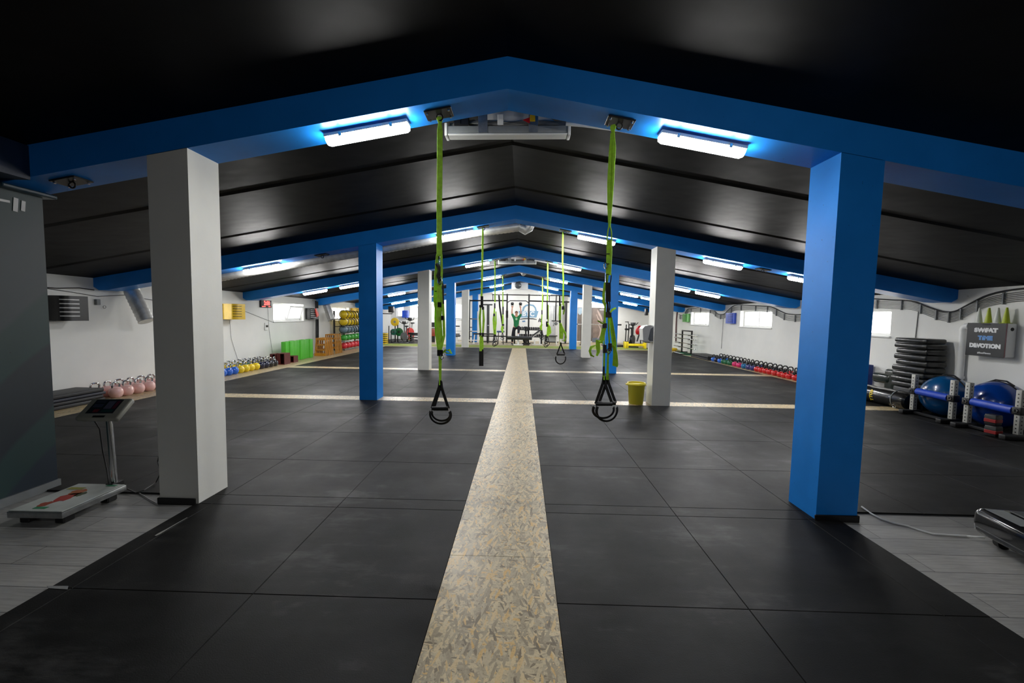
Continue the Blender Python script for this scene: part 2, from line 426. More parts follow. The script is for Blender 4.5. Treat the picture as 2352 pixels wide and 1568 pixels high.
# walls ------------------------------------------------------------------
def wall_panel(name, P, Q, ztop, holes, inward, label, thick=0.22):
    P = Vector((*P, 0)); Q = Vector((*Q, 0)); d = Q - P; L = d.length; d.normalize(); n = Vector((*inward, 0)).normalized()
    us = sorted({0.0, L} | {h[0] for h in holes} | {h[1] for h in holes}); zs = sorted({-0.02, ztop} | {h[2] for h in holes} | {h[3] for h in holes})
    m = MB()
    for i in range(len(us) - 1):
        for j in range(len(zs) - 1):
            uc, z_ = (us[i] + us[i + 1]) / 2, (zs[j] + zs[j + 1]) / 2
            if any(h[0] < uc < h[1] and h[2] < z_ < h[3] for h in holes): continue
            q = [P + d * u + Vector((0, 0, z)) for u, z in ((us[i], zs[j]), (us[i + 1], zs[j]), (us[i + 1], zs[j + 1]), (us[i], zs[j + 1]))]
            m.add(q, [(0, 1, 2, 3)])
    for u0, u1, z0, z1 in holes:
        for (a, b), (c, e) in (((u0, z0), (u1, z0)), ((u1, z0), (u1, z1)), ((u1, z1), (u0, z1)), ((u0, z1), (u0, z0))):
            p1 = P + d * a + Vector((0, 0, b)); p2 = P + d * c + Vector((0, 0, e))
            m.add([p1, p2, p2 - n * thick, p1 - n * thick], [(0, 1, 2, 3)])
    o = m.build(name, M_WALL, smooth=False); S(o, label, 'wall'); return P, d, n
WL = [(8.5, 10.2, 1.25, 1.80), (12.5, 14.36, 1.24, 1.81), (16.6, 18.45, 1.22, 1.78)]
WR = [(8.29, 10.1, 1.23, 1.76), (12.3, 14.15, 1.28, 1.81), (16.6, 18.42, 1.26, 1.81)]
kl = math.hypot(1, 0.029); kr = math.hypot(1, 0.022)
pl = wall_panel('wall_left', (xl(YF), YF), (xl(YBACK), YBACK), 2.13, [((a - YF) * kl, (b - YF) * kl, c, e) for a, b, c, e in WL], (1, 0.029), 'long white wall on the left with small high windows')
pr = wall_panel('wall_right', (xr(YF), YF), (xr(YBACK), YBACK), 2.13, [((a - YF) * kr, (b - YF) * kr, c, e) for a, b, c, e in WR], (-1, 0.022), 'long white wall on the right with small high windows and conduits')
WB = [(-7.72, -7.28, 1.38, 2.02), (-6.86, -6.36, 1.32, 2.0), (-4.45, -3.55, 1.25, 2.2), (4.75, 5.7, 2.0, 2.36)]
m = MB(); xs0, xs1 = xl(YBACK), xr(YBACK)
us = sorted({xs0, xs1, RX0} | {h[0] for h in WB} | {h[1] for h in WB}); zs = sorted({-0.02, 1.9} | {h[2] for h in WB} | {h[3] for h in WB})
for i in range(len(us) - 1):
    a, b = us[i], us[i + 1]
    for j in range(len(zs) - 1):
        if any(h[0] < (a + b) / 2 < h[1] and h[2] < (zs[j] + zs[j + 1]) / 2 < h[3] for h in WB): continue
        t0, t1 = zs[j + 1], zs[j + 1]
        m.add([(a, YBACK, zs[j]), (b, YBACK, zs[j]), (b, YBACK, t1), (a, YBACK, t0)], [(0, 1, 2, 3)])
    zt = zs[-1]
    m.add([(a, YBACK, zt), (b, YBACK, zt), (b, YBACK, max(zt, zc(b) + .05)), (a, YBACK, max(zt, zc(a) + .05))], [(0, 1, 2, 3)])
for u0, u1, z0, z1 in WB:
    for (a, b), (c, e) in (((u0, z0), (u1, z0)), ((u1, z0), (u1, z1)), ((u1, z1), (u0, z1)), ((u0, z1), (u0, z0))):
        m.add([(a, YBACK, b), (c, YBACK, e), (c, YBACK + .2, e), (a, YBACK + .2, b)], [(0, 1, 2, 3)])
S(m.build('wall_back', M_WALL, smooth=False), 'white gable wall at the far end with the blue kettlebell logo', 'wall')
m = MB().add([(xl(YF), YF, -.1), (xr(YF), YF, -.1), (xr(YF), YF, zc(7.1) + .1), (RX0, YF, 3.45), (xl(YF), YF, zc(-7.3) + .1)], [(0, 1, 2, 3, 4)])
S(m.build('wall_front', mat('front_wall_paint', rgb(60, 62, 64), 0.7), smooth=False), 'dark entrance wall behind the photographer', 'wall')
m = MB()
for sx in (-1, 1):
    xe = -8.3 if sx < 0 else 8.0
    m.add([(RX0, YF - .1, zc(RX0)), (xe, YF - .1, zc(xe)), (xe, YBACK + .3, zc(xe)), (RX0, YBACK + .3, zc(RX0))], [(0, 1, 2, 3)])
S(m.build('ceiling', M_CEIL, smooth=False), 'black membrane ceiling sloping down from the ridge to both walls', 'ceiling')
m = MB()
for k in range(6):
    for dy in (1.45, 2.95):
        y = YB[k] + dy if k < 5 else None
        if y is None: continue
        for a, b in ((-7.5, RX0), (RX0, 7.3)):
            m.add([(a, y, zc(a) - .001), (b, y, zc(b) - .001), (b, y + .05, zc(b) - .014), (a, y + .05, zc(a) - .014), (a, y + .055, zc(a) - .001), (b, y + .055, zc(b) - .001)], [(0, 1, 2, 3), (3, 2, 5, 4)])
S(m.build('trim_8', M_CEIL, smooth=False), 'overlapping seams of the black ceiling membrane', 'ceiling seam')

# portal frames ------------------------------------------------------------
_o = MB().prism([(xl(-.8), zb(xl(-.8)) + .1), (RX0, zb(RX0)), (xr(-.8), zb(xr(-.8)) + .1), (xr(-.8), zc(xr(-.8))), (RX0, zc(RX0)), (xl(-.8), zc(xl(-.8)))], -.95, -.95 + BD, 'y').build('beam', M_BLUE, smooth=False)
S(_o, 'blue roof beam behind the camera', 'beam')
ORD = ['first', 'second', 'third', 'fourth', 'fifth', 'last']
for k, y in enumerate(YB):
    a, b = xl(y + .15) , xr(y + .15)
    poly = [(a, zb(a) + .10), (a + .10, zb(a + .1) + .02), (a + .25, zb(a + .25)), (RX0, zb(RX0)), (b - .25, zb(b - .25)), (b - .10, zb(b - .1) + .02), (b, zb(b) + .10), (b, zc(b) + .01), (RX0, zc(RX0) + .01), (a, zc(a) + .01)]
    o = MB().prism(poly, y, y + BD, 'y').build('beam', M_BLUE, smooth=False)
    S(o, '%s blue roof beam from the camera, spanning wall to wall' % ORD[k], 'beam')
    for side, (x0, x1) in (('left', CL), ('right', CR)):
        white = (k % 2 == 0) == (side == 'left')
        dx = (-0.012 if k == 0 and side == 'right' else 0)
        cx0, cx1 = x0, x1
        poly = [(cx0, -0.02), (cx1, -0.02), (cx1, zb(cx1) + .003), (cx0, zb(cx0) + .003)]
        if k == 0 and side == 'right': poly = [(2.265, -0.02), (2.572, -0.02), (2.598, zb(2.598) + .003), (2.285, zb(2.285) + .003)]
        mt = M_WHITE_COL if white else M_BLUE
        o = MB().prism(poly, y, y + BD, 'y').build('column', mt, smooth=False)
        S(o, '%s square %s column from the camera in the %s row' % (ORD[k], 'white' if white else 'blue', side) if k else 'nearest square column, painted %s, in the %s row' % ('white' if white else 'blue', side), 'column')
        if k == 0:
            xa, xb = (cx0, cx1) if side == 'left' else (2.265, 2.572)
            m = MB().rbox(xa - .012, xb - .02 if side == 'left' else xb + .012, y - .014, y - .0005, -0.012, 0.042, .004, 1)
            if side == 'right': m.rbox(xb + .0005, xb + .014, y - .014, y + .14, -0.012, .042, .004, 1)
            else: m.rbox(xa - .014, xa - .0005, y - .014, y + .14, -0.012, .042, .004, 1)
            m.build('base_strip', M_BLACK, o)
        # chipped paint skirt
# windows -----------------------------------------------------------------
def window(i, P, d, n, u0, u1, z0, z1, label, tilt=False, mull=1):
    W = u1 - u0; H = z1 - z0
    M = Matrix(((d.x, n.x, 0, 0), (d.y, n.y, 0, 0), (0, 0, 1, 0), (0, 0, 0, 1)))
    r = thing('window_%d' % i, label, 'window', kind='structure'); 
    base_p = P + d * u0 + Vector((0, 0, z0)) - n * 0.16
    M = Matrix.Translation(base_p) @ M
    f = 0.05
    m = MB()
    for a, b, c, e in ((0, W, 0, f), (0, W, H - f, H), (0, f, f, H - f), (W - f, W, f, H - f)): m.rbox(a, b, -.03, .03, c, e, .006, 1, M=M)
    for j in range(mull):
        c = W * (j + 1) / (mull + 1); m.rbox(c - .028, c + .028, -.03, .03, f, H - f, .006, 1, M=M)
    m.build('frame', M_WHITEP, r)
    for j in range(mull + 1):
        a = W * j / (mull + 1) + .03; b = W * (j + 1) / (mull + 1) - .03
        if tilt and j == mull:
            Mt = M @ T(0, .03, f) @ RX(-0.30)
            s = MB()
            for p, q, c, e in ((a, b, 0, .045), (a, b, H - 2 * f - .045, H - 2 * f), (a, a + .045, 0, H - 2 * f), (b - .045, b, 0, H - 2 * f)): s.rbox(p, q, -.02, .02, c, e, .005, 1, M=Mt)
            so = s.build('sash', M_WHITEP, r)
            MB().box(a + .02, b - .02, -.004, .004, .02, H - 2 * f - .02, M=Mt).build('pane', M_DAY, so)
            MB().box(a, b, -.02, -.012, f, H - f, M=M).build('pane', M_DAY, r)
        else:
            MB().box(a - .01, b + .01, -.008, .0, f - .01, H - f + .01, M=M).build('pane', M_DAY, r)
    MB().rbox(-.03, W + .03, .0, .2, -.035, -.002, .006, 1, M=M).build('sill', M_WHITEP, r)
P, d, n = pl
names = [(None), ('bright high window in the left wall with one sash tilted open', True, 1), ('bright high window in the left wall beside the ball rack', False, 3)]
window(1, P, d, n, (8.5 - YF) * kl, (10.2 - YF) * kl, 1.25, 1.80, 'bright high window in the left wall behind the nearest white column', False, 1)
window(2, P, d, n, (12.5 - YF) * kl, (14.36 - YF) * kl, 1.24, 1.81, names[1][0], True, 1)
window(3, P, d, n, (16.6 - YF) * kl, (18.45 - YF) * kl, 1.22, 1.78, names[2][0], False, 3)
P, d, n = pr
window(4, P, d, n, (8.29 - YF) * kr, (10.1 - YF) * kr, 1.23, 1.76, 'bright high window in the right wall above the stacked black pads', False, 1)
window(5, P, d, n, (12.3 - YF) * kr, (14.15 - YF) * kr, 1.28, 1.81, 'bright two-pane window in the right wall beside the blue wall unit', False, 1)
window(6, P, d, n, (16.6 - YF) * kr, (18.42 - YF) * kr, 1.26, 1.81, 'bright window in the right wall beside the green wall unit', False, 2)
P, d, n = Vector((xs0, YBACK, 0)), Vector((1, 0, 0)), Vector((0, -1, 0))
for i, (h, lb) in enumerate(zip(WB, ('narrow window in the back wall next to the left corner', 'narrow window in the back wall right of the blue wall unit', 'large bright window in the back wall behind the left columns', 'wide low window high in the back wall above the banner'))):
    window(7 + i, P, d, n, h[0] - xs0, h[1] - xs0, h[2], h[3], lb, False, 0)
# a measured picture position turned into a point at depth y (metres from the camera)
def ray(u, v):
    a = (u - 1176) / 936.5577; b = (v - 784) / 936.5577
    return FW + Rr * a - Ur * b
def at(u, v, y, dy=0.0):
    d = ray(u, v); t = y / d.y
    p = Vector((0, 0, CAM_H)) + d * t
    return Vector((p.x, y + dy, p.z))
def on_floor(u, v, z=0.0):
    d = ray(u, v); return Vector((0, 0, CAM_H)) + d * ((z - CAM_H) / d.z)
def yx(u, v, x):
    d = ray(u, v); return d.y * x / d.x

SLOPE = math.atan(0.181)
def slope_rot(x): return (0, -SLOPE if x < RX0 else SLOPE, 0)

# ---------------------------------------------------------------- tube lamps
def make_lamp(dm):
    t = thing('tube_lamp', 'lamp', 'lamp')
    MB().rbox(-.33, .33, -.055, .055, -.030, -.002, .008, 2).build('housing', M_WHITEP, t)
    n = 8; prof = [(.050 * cos(pi + pi * i / n), -.030 + .052 * sin(pi + pi * i / n)) for i in range(n + 1)]
    m = MB(); vs = []; xs = [(-.325, .8), (-.305, 1.0), (.305, 1.0), (.325, .8)]
    for x, s in xs: vs += [(x, p[0] * s, -.030 + (p[1] + .030) * s) for p in prof]
    k = n + 1; fs = []
    for j in range(3): fs += [(j * k + i, j * k + i + 1, (j + 1) * k + i + 1, (j + 1) * k + i) for i in range(n)]
    fs += [tuple(range(k)), tuple(reversed(range(3 * k, 4 * k)))]
    m.add(vs, fs); m.build('diffuser', dm, t)
    for x in (-.2, .2):
        for s in (-1, 1): MB().rbox(x - .012, x + .012, s * .056 - .004, s * .056 + .004, -.045, -.012, .002, 1).build('clip', M_GALV, t)
    return t
lamps = {}
LAMPS = [(-1, 1.36), (0, -1.23), (0, 1.36), (1, -4.64), (1, -1.2), (1, 1.28), (1, 3.47), (1, 4.93), (2, -5.75), (2, -4.73), (2, -1.25), (2, 1.27), (2, 4.22), (2, 5.03),
         (3, -4.76), (3, -1.17), (3, 1.37), (3, 4.0), (3, 4.77), (4, -5.9), (4, -5.0), (4, -1.22), (4, 1.37), (4, 3.77), (4, 5.08),
         (5, -6.1), (5, -4.9), (5, -1.35), (5, 1.3), (5, 4.0), (5, 5.1)]
for k, x in LAMPS:
    side = 'left' if x < 0 else 'right'
    grp = sorted([abs(q) for kk, q in LAMPS if kk == k and (q < 0) == (x < 0)]); r = grp.index(abs(x))
    pos = {1: 'alone on the %s slope', 2: ['nearer the ridge on the %s slope', 'nearer the wall on the %s slope'], 3: ['nearest the ridge on the %s slope', 'in the middle of the %s slope', 'nearest the wall on the %s slope']}[len(grp)]
    pos = (pos if isinstance(pos, str) else pos[r]) % side
    lab = 'lit white tube lamp under the %s blue beam, %s' % (ORD[k] if k else 'nearest', pos)
    if k < 0: lab = 'unseen lit tube lamp added under the beam behind the camera'  # lamp out of view, added to light the front faces
    loc = (x, (YB[k] if k >= 0 else -0.95) + .17, zb(x) - .012)
    kk = k == 0
    if kk not in lamps:
        o = lamps[kk] = make_lamp(M_LAMP if kk else M_LAMP2); o.location = loc; o.rotation_euler = slope_rot(x); o['label'] = lab; o['group'] = 'tube lamps under the beams'
    else: o = dup(lamps[kk], loc, label=lab, group='tube lamps under the beams', rot=slope_rot(x))

# ---------------------------------------------------------------- anchor plates
def make_anchor():
    t = thing('anchor_plate', 'a', 'anchor plate')
    MB().rbox(-.105, .105, -.075, .075, -.012, 0, .003, 1).build('plate', M_BLACKM, t)
    for sx in (-1, 1):
        for sy in (-1, 1): MB().cyl((sx * .082, sy * .052, -.012), (sx * .082, sy * .052, -.026), .009, n=6).build('bolt', M_STEEL, t)
    MB().tube(arc((0, 0, -.035), .024, 0, 2 * pi, 16)[:-1], .006, 8, closed=True).build('ring', M_BLACKM, t)
    return t
an0 = make_anchor(); first = True
ANC = [(0, -.665, 'holding the nearest strap left of the ridge'), (0, .725, 'holding the nearest strap right of the ridge'), (0, -3.60, 'bare, left of the nearest white column'),
       (1, -.70, 'holding the left strap'), (1, .73, 'holding the right strap'), (1, 4.15, 'bare, between two lamps on the right slope'), (1, -3.55, 'bare, beside the second blue column'),
       (2, -.74, 'holding the left strap'), (2, .72, 'holding the right strap'), (3, -.70, 'holding the left strap'), (3, .79, 'holding the right strap')]
for k, x, tx in ANC:
    lab = 'bolted anchor plate under the %s beam, %s' % (ORD[k] if k else 'nearest', tx)
    loc = (x, YB[k] + .155, zb(x) - .002)
    if first: an0.location = loc; an0.rotation_euler = slope_rot(x); an0['label'] = lab; an0['group'] = 'strap anchor plates'; first = False
    else: dup(an0, loc, label=lab, group='strap anchor plates', rot=slope_rot(x))

# ---------------------------------------------------------------- suspension straps
def PXR(m, pts, y, w, t=.003, dy=0.0, sx=1.0):
    # ribbon through measured points, w in metres
    P = [at(u, v, y, dy) for u, v in pts]
    return m.ribbon(P, w, t, (.88, .47 if at(pts[0][0], 700, y).x < 0 else -.47, 0))
def handle(t, y, pxm, cu, vt, vg, vb, halfw, dy=0, cross=0.0, gname=True):
    # vt: top of triangle, vg: grip, vb: bottom of the foot loop
    p0 = at(cu, vt, y, dy); a = at(cu - halfw, vg, y, dy); b = at(cu + halfw, vg, y, dy)
    for e in (a, b): MB().ribbon([p0 + Vector((0, 0, .03)), p0 + (e - p0) * .12, p0 + (e - p0) * .97, e], .022, .003, (1, 0, 0.0)).build('handle_strap', M_BWEB, t)
    MB().cyl(a, b, .0165, n=12).build('grip', M_BLACK, t)
    c = (a + b) / 2; q = at(cu, vb, y, dy); H = c.z - q.z; R = abs(b.x - a.x) / 2 * 1.25
    pts = []; 
    for i in range(23):
        th = radians(200) + radians(320 - 180 - 0) * 0 + (radians(-20) - radians(200)) * i / 22
        pts.append(Vector((c.x + R * cos(radians(158) + radians(224) * i / 22), c.y + .03 * sin(pi * i / 22), c.z - H * .42 + H * .58 * sin(radians(158) + radians(224) * i / 22))))
    sd = [Vector(((p.x - c.x), 0, (p.z - (c.z - H * .42)))).normalized() * .75 + Vector((0, .66, 0)) for p in pts]
    MB().ribbon(pts, .024, .003, sd).build('foot_loop', M_BWEB, t)
def cuff(t, y, u0, u1, v0, v1, dy=0.0, name='cuff', mt=None, th=.012):
    p = at((u0 + u1) / 2, v0, y, dy); q = at((u0 + u1) / 2, v1, y, dy); w = abs(at(u1, v0, y).x - at(u0, v0, y).x)
    MB().ribbon([p, (p + q) / 2, q], w, th, (1, 0, 0)).build(name, mt or M_BLACK, t)
def carab(t, y, u, v0, v1, dy=0):
    p = at(u, v0, y, dy); q = at(u, v1, y, dy); h = (p.z - q.z) / 2; c = (p + q) / 2
    MB().tube(arc(c, .013, 0, 2 * pi, 18, 'xz', h)[:-1], .004, 8, closed=True).build('carabiner', M_STEEL, t)
def strap_root(k, x, lab):
    t = thing('suspension_strap', lab, 'exercise strap', (0, 0, 0), group='green suspension straps hanging from the beams')
    return t
# nearest, left of the ridge
Y = 3.23; t = strap_root(0, -.66, 'lime suspension strap nearest the camera, left of the ridge, single handle loop at the bottom')
m = MB(); PXR(m, [(1010, 268), (1010, 273), (1010.5, 283), (1010.5, 300), (1010, 400), (1009, 470), (1009, 560), (1009.5, 588)], Y, [.03, .052, .026, .042, .043, .042, .043, .045]); m.build('upper_strap', M_GREEN, t)
for pts, w in (([(1005, 584), (1002, 610), (1001, 640), (1004, 656)], .018), ([(1014, 584), (1015, 620), (1014, 645), (1012, 657)], .018)):
    m = MB(); PXR(m, pts, Y, w, dy=-.004); m.build('strap_loop', M_GREEN, t)
m = MB(); m.tube([at(1003, 606, Y, -.01), at(1008, 612, Y, -.015), at(1010, 622, Y, -.015), at(1006, 633, Y, -.012), at(1011, 645, Y, -.012)], .011, 8); m.build('knot', M_BWEB, t)
carab(t, Y, 1012, 590, 612, .004); carab(t, Y, 1011, 634, 654, -.012)
for pts in ([(1012, 610), (1010, 640), (1007, 652)], [(1012, 610), (1014, 640), (1017, 655), (1018, 700), (1019, 730)]):
    m = MB(); PXR(m, pts, Y, .012, dy=.006); m.build('black_loop', M_BWEB, t)
m = MB(); PXR(m, [(1004, 596), (1001, 630), (1000, 660), (999, 690), (1001, 706)], Y, [.014, .026, .028, .029, .024], dy=.006); m.build('adjusting_strap', M_GREEN, t)
for v in (599, 622, 645, 668): cuff(t, Y, 998, 1004, v, v + 1.6, .004, 'stitch_line', M_BWEB, .005)
m = MB(); PXR(m, [(1009, 651), (1009, 700), (1008.5, 740), (1010, 775), (1011, 804)], Y, [.038, .042, .048, .052, .030], .004, -.006); m.build('main_strap', M_GREEN, t)
m = MB(); PXR(m, [(1001, 700), (1000, 730), (1001, 765), (1006, 803)], Y, [.02, .02, .018, .014], dy=.008); m.build('rear_strap', M_GREEN, t)
m = MB(); PXR(m, [(1015, 665), (1017, 700), (1019, 740), (1020, 770), (1013, 803)], Y, [.018, .02, .022, .02, .014], dy=.004); m.build('rear_strap', M_GREEN, t)
cuff(t, Y, 1003, 1014, 694, 705, -.008); cuff(t, Y, 1014, 1020, 725, 735, -.004)
cuff(t, Y, 1005, 1018, 803, 817, -.004, 'buckle', M_BLACK, .022); carab(t, Y, 1016, 812, 824, -.012)
m = MB(); PXR(m, [(1017, 810), (1024, 803), (1032, 803), (1037, 811), (1028, 811), (1019, 807)], Y, [.012, .02, .024, .018, .012, .008], dy=-.005); m.build('strap_tail', M_GREEN, t)
m = MB(); PXR(m, [(1011, 817), (1011, 845), (1011, 884)], Y, [.026, .022, .017]); m.build('lower_strap', M_GREEN, t)
for dx, dy in ((0, 0),): handle(t, Y, 0, 1011, 882, 937, 975, 19)
handle(t, Y + .03, 0, 1013, 884, 938, 968, 17)
# nearest, right of the ridge
t = strap_root(0, .72, 'lime suspension strap nearest the camera, right of the ridge, two crossed handles at the bottom')
m = MB(); PXR(m, [(1408, 286), (1408, 292), (1408, 302), (1408, 340), (1405, 420), (1402, 480), (1400, 522)], Y, [.03, .048, .024, .044, .034, .024, .014]); m.build('upper_strap', M_GREEN, t)
m = MB(); PXR(m, [(1405, 305), (1402, 350), (1399, 420), (1399, 470), (1399.5, 520)], Y, [.014, .022, .026, .024, .012], dy=.006); m.build('upper_strap', M_GREEN, t)
for pts in ([(1399, 518), (1396, 532), (1394, 553)], [(1401, 518), (1404, 532), (1405, 553)]):
    m = MB(); PXR(m, pts, Y, .009); m.build('strap_loop', M_GREEN, t)
m = MB(); PXR(m, [(1399.5, 551), (1399.5, 583), (1398.5, 606), (1397.5, 632)], Y, [.042, .044, .042, .041], .006); m.build('padded_strap', M_GREEN, t)
for v in (582, 605, 629): cuff(t, Y, 1393, 1405, v, v + 1.8, -.002, 'stitch_line', M_BWEB, .006)
carab(t, Y, 1391, 603, 617, .003)
for pts in ([(1392, 630), (1392, 642), (1393, 652)], [(1404, 632), (1403, 642), (1401, 652)]):
    m = MB(); PXR(m, pts, Y, .008, dy=-.004); m.build('black_loop', M_BWEB, t)
m = MB(); PXR(m, [(1396, 630), (1395, 641), (1394, 652)], Y, .014); m.build('strap_loop', M_GREEN, t)
cuff(t, Y, 1391, 1402, 649, 693, -.004, 'sleeve', M_BWEB, .02)
m = MB(); PXR(m, [(1390, 648), (1387, 675), (1387, 692), (1390, 704)], Y, [.016, .022, .024, .012], dy=.006); m.build('adjusting_strap', M_GREEN, t)
m = MB(); PXR(m, [(1391, 694), (1389.5, 720), (1389, 756)], Y, [.012, .016, .02], dy=.004); m.build('adjusting_strap', M_GREEN, t)
for pts in ([(1393, 690), (1396, 700), (1395, 716)], [(1400, 692), (1401, 705), (1399, 716)]):
    m = MB(); PXR(m, pts, Y, .016 if pts[0][0] < 1396 else .008); m.build('black_loop', M_BWEB, t)
m = MB(); PXR(m, [(1395, 698), (1396, 712), (1398, 722)], Y, [.014, .018, .02], .008, -.006); m.build('cuff', M_BWEB, t)
cuff(t, Y, 1391, 1404, 716, 729, -.004)
m = MB(); PXR(m, [(1401, 717), (1406, 711), (1414, 707)], Y, [.014, .02, .016], dy=-.01); m.build('strap_tail', M_GREEN, t)
m = MB(); PXR(m, [(1398, 728), (1398, 760), (1400, 790)], Y, [.014, .013, .011]); m.build('main_strap', M_GREEN, t)
m = MB(); PXR(m, [(1403, 728), (1407, 760), (1411, 788), (1412, 803)], Y, [.022, .034, .036, .03], dy=.004); m.build('main_strap', M_GREEN, t)
m = MB(); PXR(m, [(1406, 792), (1411, 800), (1413, 815), (1413, 838), (1412, 841)], Y, [.016, .028, .036, .046, .04], dy=-.006); m.build('strap_tail', M_GREEN, t)
cuff(t, Y, 1383.5, 1393.5, 742, 753, -.004)
m = MB(); PXR(m, [(1372, 736), (1379, 740), (1386, 744)], Y, [.010, .014, .012], dy=-.008); m.build('strap_tail', M_GREEN, t)
m = MB(); PXR(m, [(1388, 752), (1384, 770), (1380, 788)], Y, [.034, .036, .03]); m.build('main_strap', M_GREEN, t)
m = MB(); PXR(m, [(1389, 752), (1388, 772), (1388, 792)], Y, .008, dy=.004); m.build('main_strap', M_GREEN, t)
m = MB(); PXR(m, [(1380, 784), (1373, 782), (1373, 795), (1374, 808), (1370, 817)], Y, [.02, .038, .036, .026, .016], dy=-.006); m.build('strap_tail', M_GREEN, t)
m = MB(); PXR(m, [(1368, 793), (1358, 797), (1355, 806), (1358, 816), (1365, 819)], Y, [.012, .022, .02, .018, .012], dy=.006); m.build('strap_tail', M_GREEN, t)
cuff(t, Y, 1384.5, 1392.5, 791, 810, -.004, 'buckle', M_BLACK, .02); cuff(t, Y, 1396.5, 1404.5, 788, 806, -.004, 'buckle', M_BLACK, .02); carab(t, Y, 1397, 800, 812, -.014)
m = MB(); PXR(m, [(1388, 808), (1387.5, 840), (1386, 872)], Y, [.014, .015, .02]); m.build('lower_strap', M_GREEN, t)
m = MB(); PXR(m, [(1397, 806), (1396, 840), (1395, 872)], Y, [.013, .016, .022]); m.build('lower_strap', M_GREEN, t)
cuff(t, Y, 1384.5, 1388.5, 841, 862, -.004, 'label_patch', M_BWEB, .004)
handle(t, Y, 0, 1387, 873, 927, 962, 19); handle(t, Y + .035, 0, 1395, 872, 925, 969, 19)

# the smaller straps further away
def far_strap(y, lab, up, sleeve, straps, buckles, bundles, handles=(), cradle=None, thin=.03):
    t = strap_root(0, 0, lab)
    m = MB(); P_ = [at(u, v, y) for u, v in up]; P_[0].z = zb(P_[0].x) - .03; P_[1].z = min(P_[1].z, P_[0].z - .06)
    m.ribbon(P_, [thin * .7, thin] + [thin] * (len(up) - 2), .003, (.85, .5, 0)); m.build('upper_strap', M_GREEN, t)
    for s in sleeve: cuff(t, y, *s, -.006, 'sleeve', M_BWEB, .02)
    for pts, w in straps: m = MB(); PXR(m, pts, y, w); m.build('main_strap', M_GREEN, t)
    for b in buckles: cuff(t, y, *b, -.01, 'buckle', M_BLACK, .025)
    for pts, w in bundles: m = MB(); PXR(m, pts, y, w, .012, -.012); m.build('strap_tail', M_GREEN, t)
    for hh in handles: handle(t, y + hh[5], 0, hh[0], hh[1], hh[2], hh[3], hh[4])
    if cradle: cuff(t, y, *cradle, .0, 'foot_cradle', M_BWEB, .03)
    return t
far_strap(7.2, 'lime suspension strap left under the second beam, ending in a black foot cradle', [(1109, 526), (1109, 540), (1108, 600), (1107, 650), (1106, 684)], [(1104, 1110, 680, 706)],
          [([(1104, 704), (1102, 730), (1104, 768)], [.03, .04, .03]), ([(1110, 708), (1111, 735), (1109, 768)], [.03, .042, .03])], [(1101, 1106, 700, 706), (1107, 1112, 704, 711), (1101, 1106, 764, 773), (1107, 1112, 764, 773)],
          [([(1106, 770), (1106, 788), (1106, 806)], [.06, .075, .07])], cradle=(1100.5, 1110.5, 802, 840), thin=.036)
far_strap(7.2, 'lime suspension strap right under the second beam, with green loop and low black handle', [(1293, 526), (1293, 540), (1292, 600), (1294, 640), (1293, 700)], [(1284, 1287, 678, 702)],
          [([(1287, 698), (1286, 720), (1286, 742)], [.04, .048, .04]), ([(1295, 700), (1296, 712), (1294, 722)], [.02, .03, .02]), ([(1285, 735), (1285, 780), (1288, 806)], .008)], [(1284, 1288, 735, 741), (1290, 1296, 703, 711)],
          [([(1287, 742), (1290, 756), (1289, 778)], [.035, .075, .06]), ([(1292, 754), (1298, 765), (1300, 775), (1296, 783), (1291, 781)], [.03, .035, .025, .03, .02])], [(1288, 790, 814, 836, 9.2, 0)], thin=.034)
far_strap(11.23, 'lime suspension strap left under the third beam, ending in two black handles', [(1137, 598), (1137, 606), (1137, 650), (1137, 694)], [(1135, 1138, 696, 708)],
          [([(1136, 706), (1134, 735), (1136, 768)], [.03, .07, .06]), ([(1139, 715), (1139, 742), (1137, 768)], [.03, .05, .03])], [(1133, 1137, 720, 726), (1134, 1137, 757, 768)],
          [([(1137, 738), (1136, 750), (1137, 767)], [.07, .09, .07])], [(1135, 767, 786, 795, 3, 0), (1138, 767, 784, 793, 4, .05)], thin=.04)
far_strap(11.23, 'lime suspension strap right under the third beam, with a bright green bunch above black handles', [(1258, 600), (1258, 608), (1258, 650), (1257, 692)], [(1255.5, 1258, 690, 733)],
          [([(1259, 700), (1259, 735), (1257, 772)], [.03, .03, .05])], [(1254, 1259, 738, 750), (1255, 1258, 742, 747)],
          [([(1256, 742), (1261, 752), (1263, 763), (1258, 771)], [.06, .10, .09, .05])], [(1254, 771, 788, 797, 3.4, 0), (1257, 771, 784, 794, 4, .05)], thin=.042)
far_strap(15.4, 'lime suspension strap left under the fourth beam, beside a black rig post', [(1155, 631), (1155, 640), (1155, 700), (1155, 722)], [(1154, 1157, 704, 722)],
          [([(1155, 720), (1155, 740), (1154, 764)], [.06, .07, .06])], [(1153, 1158, 744, 748)], [([(1154, 748), (1153, 756), (1155, 763)], [.07, .1, .06])], [(1154, 762, 774, 780, 3, 0)], thin=.045)
far_strap(15.4, 'lime suspension strap right under the fourth beam, in front of the logo wall', [(1246, 633), (1246, 642), (1246, 690), (1245, 712)], [(1243.5, 1246, 712, 722)],
          [([(1245, 720), (1244, 738), (1244, 758)], [.04, .05, .05])], [], [([(1245, 744), (1242, 750), (1244, 758)], [.06, .1, .06])], [(1243, 757, 770, 777, 3.4, 0), (1245, 758, 773, 780, 3.4, .06)], thin=.045)

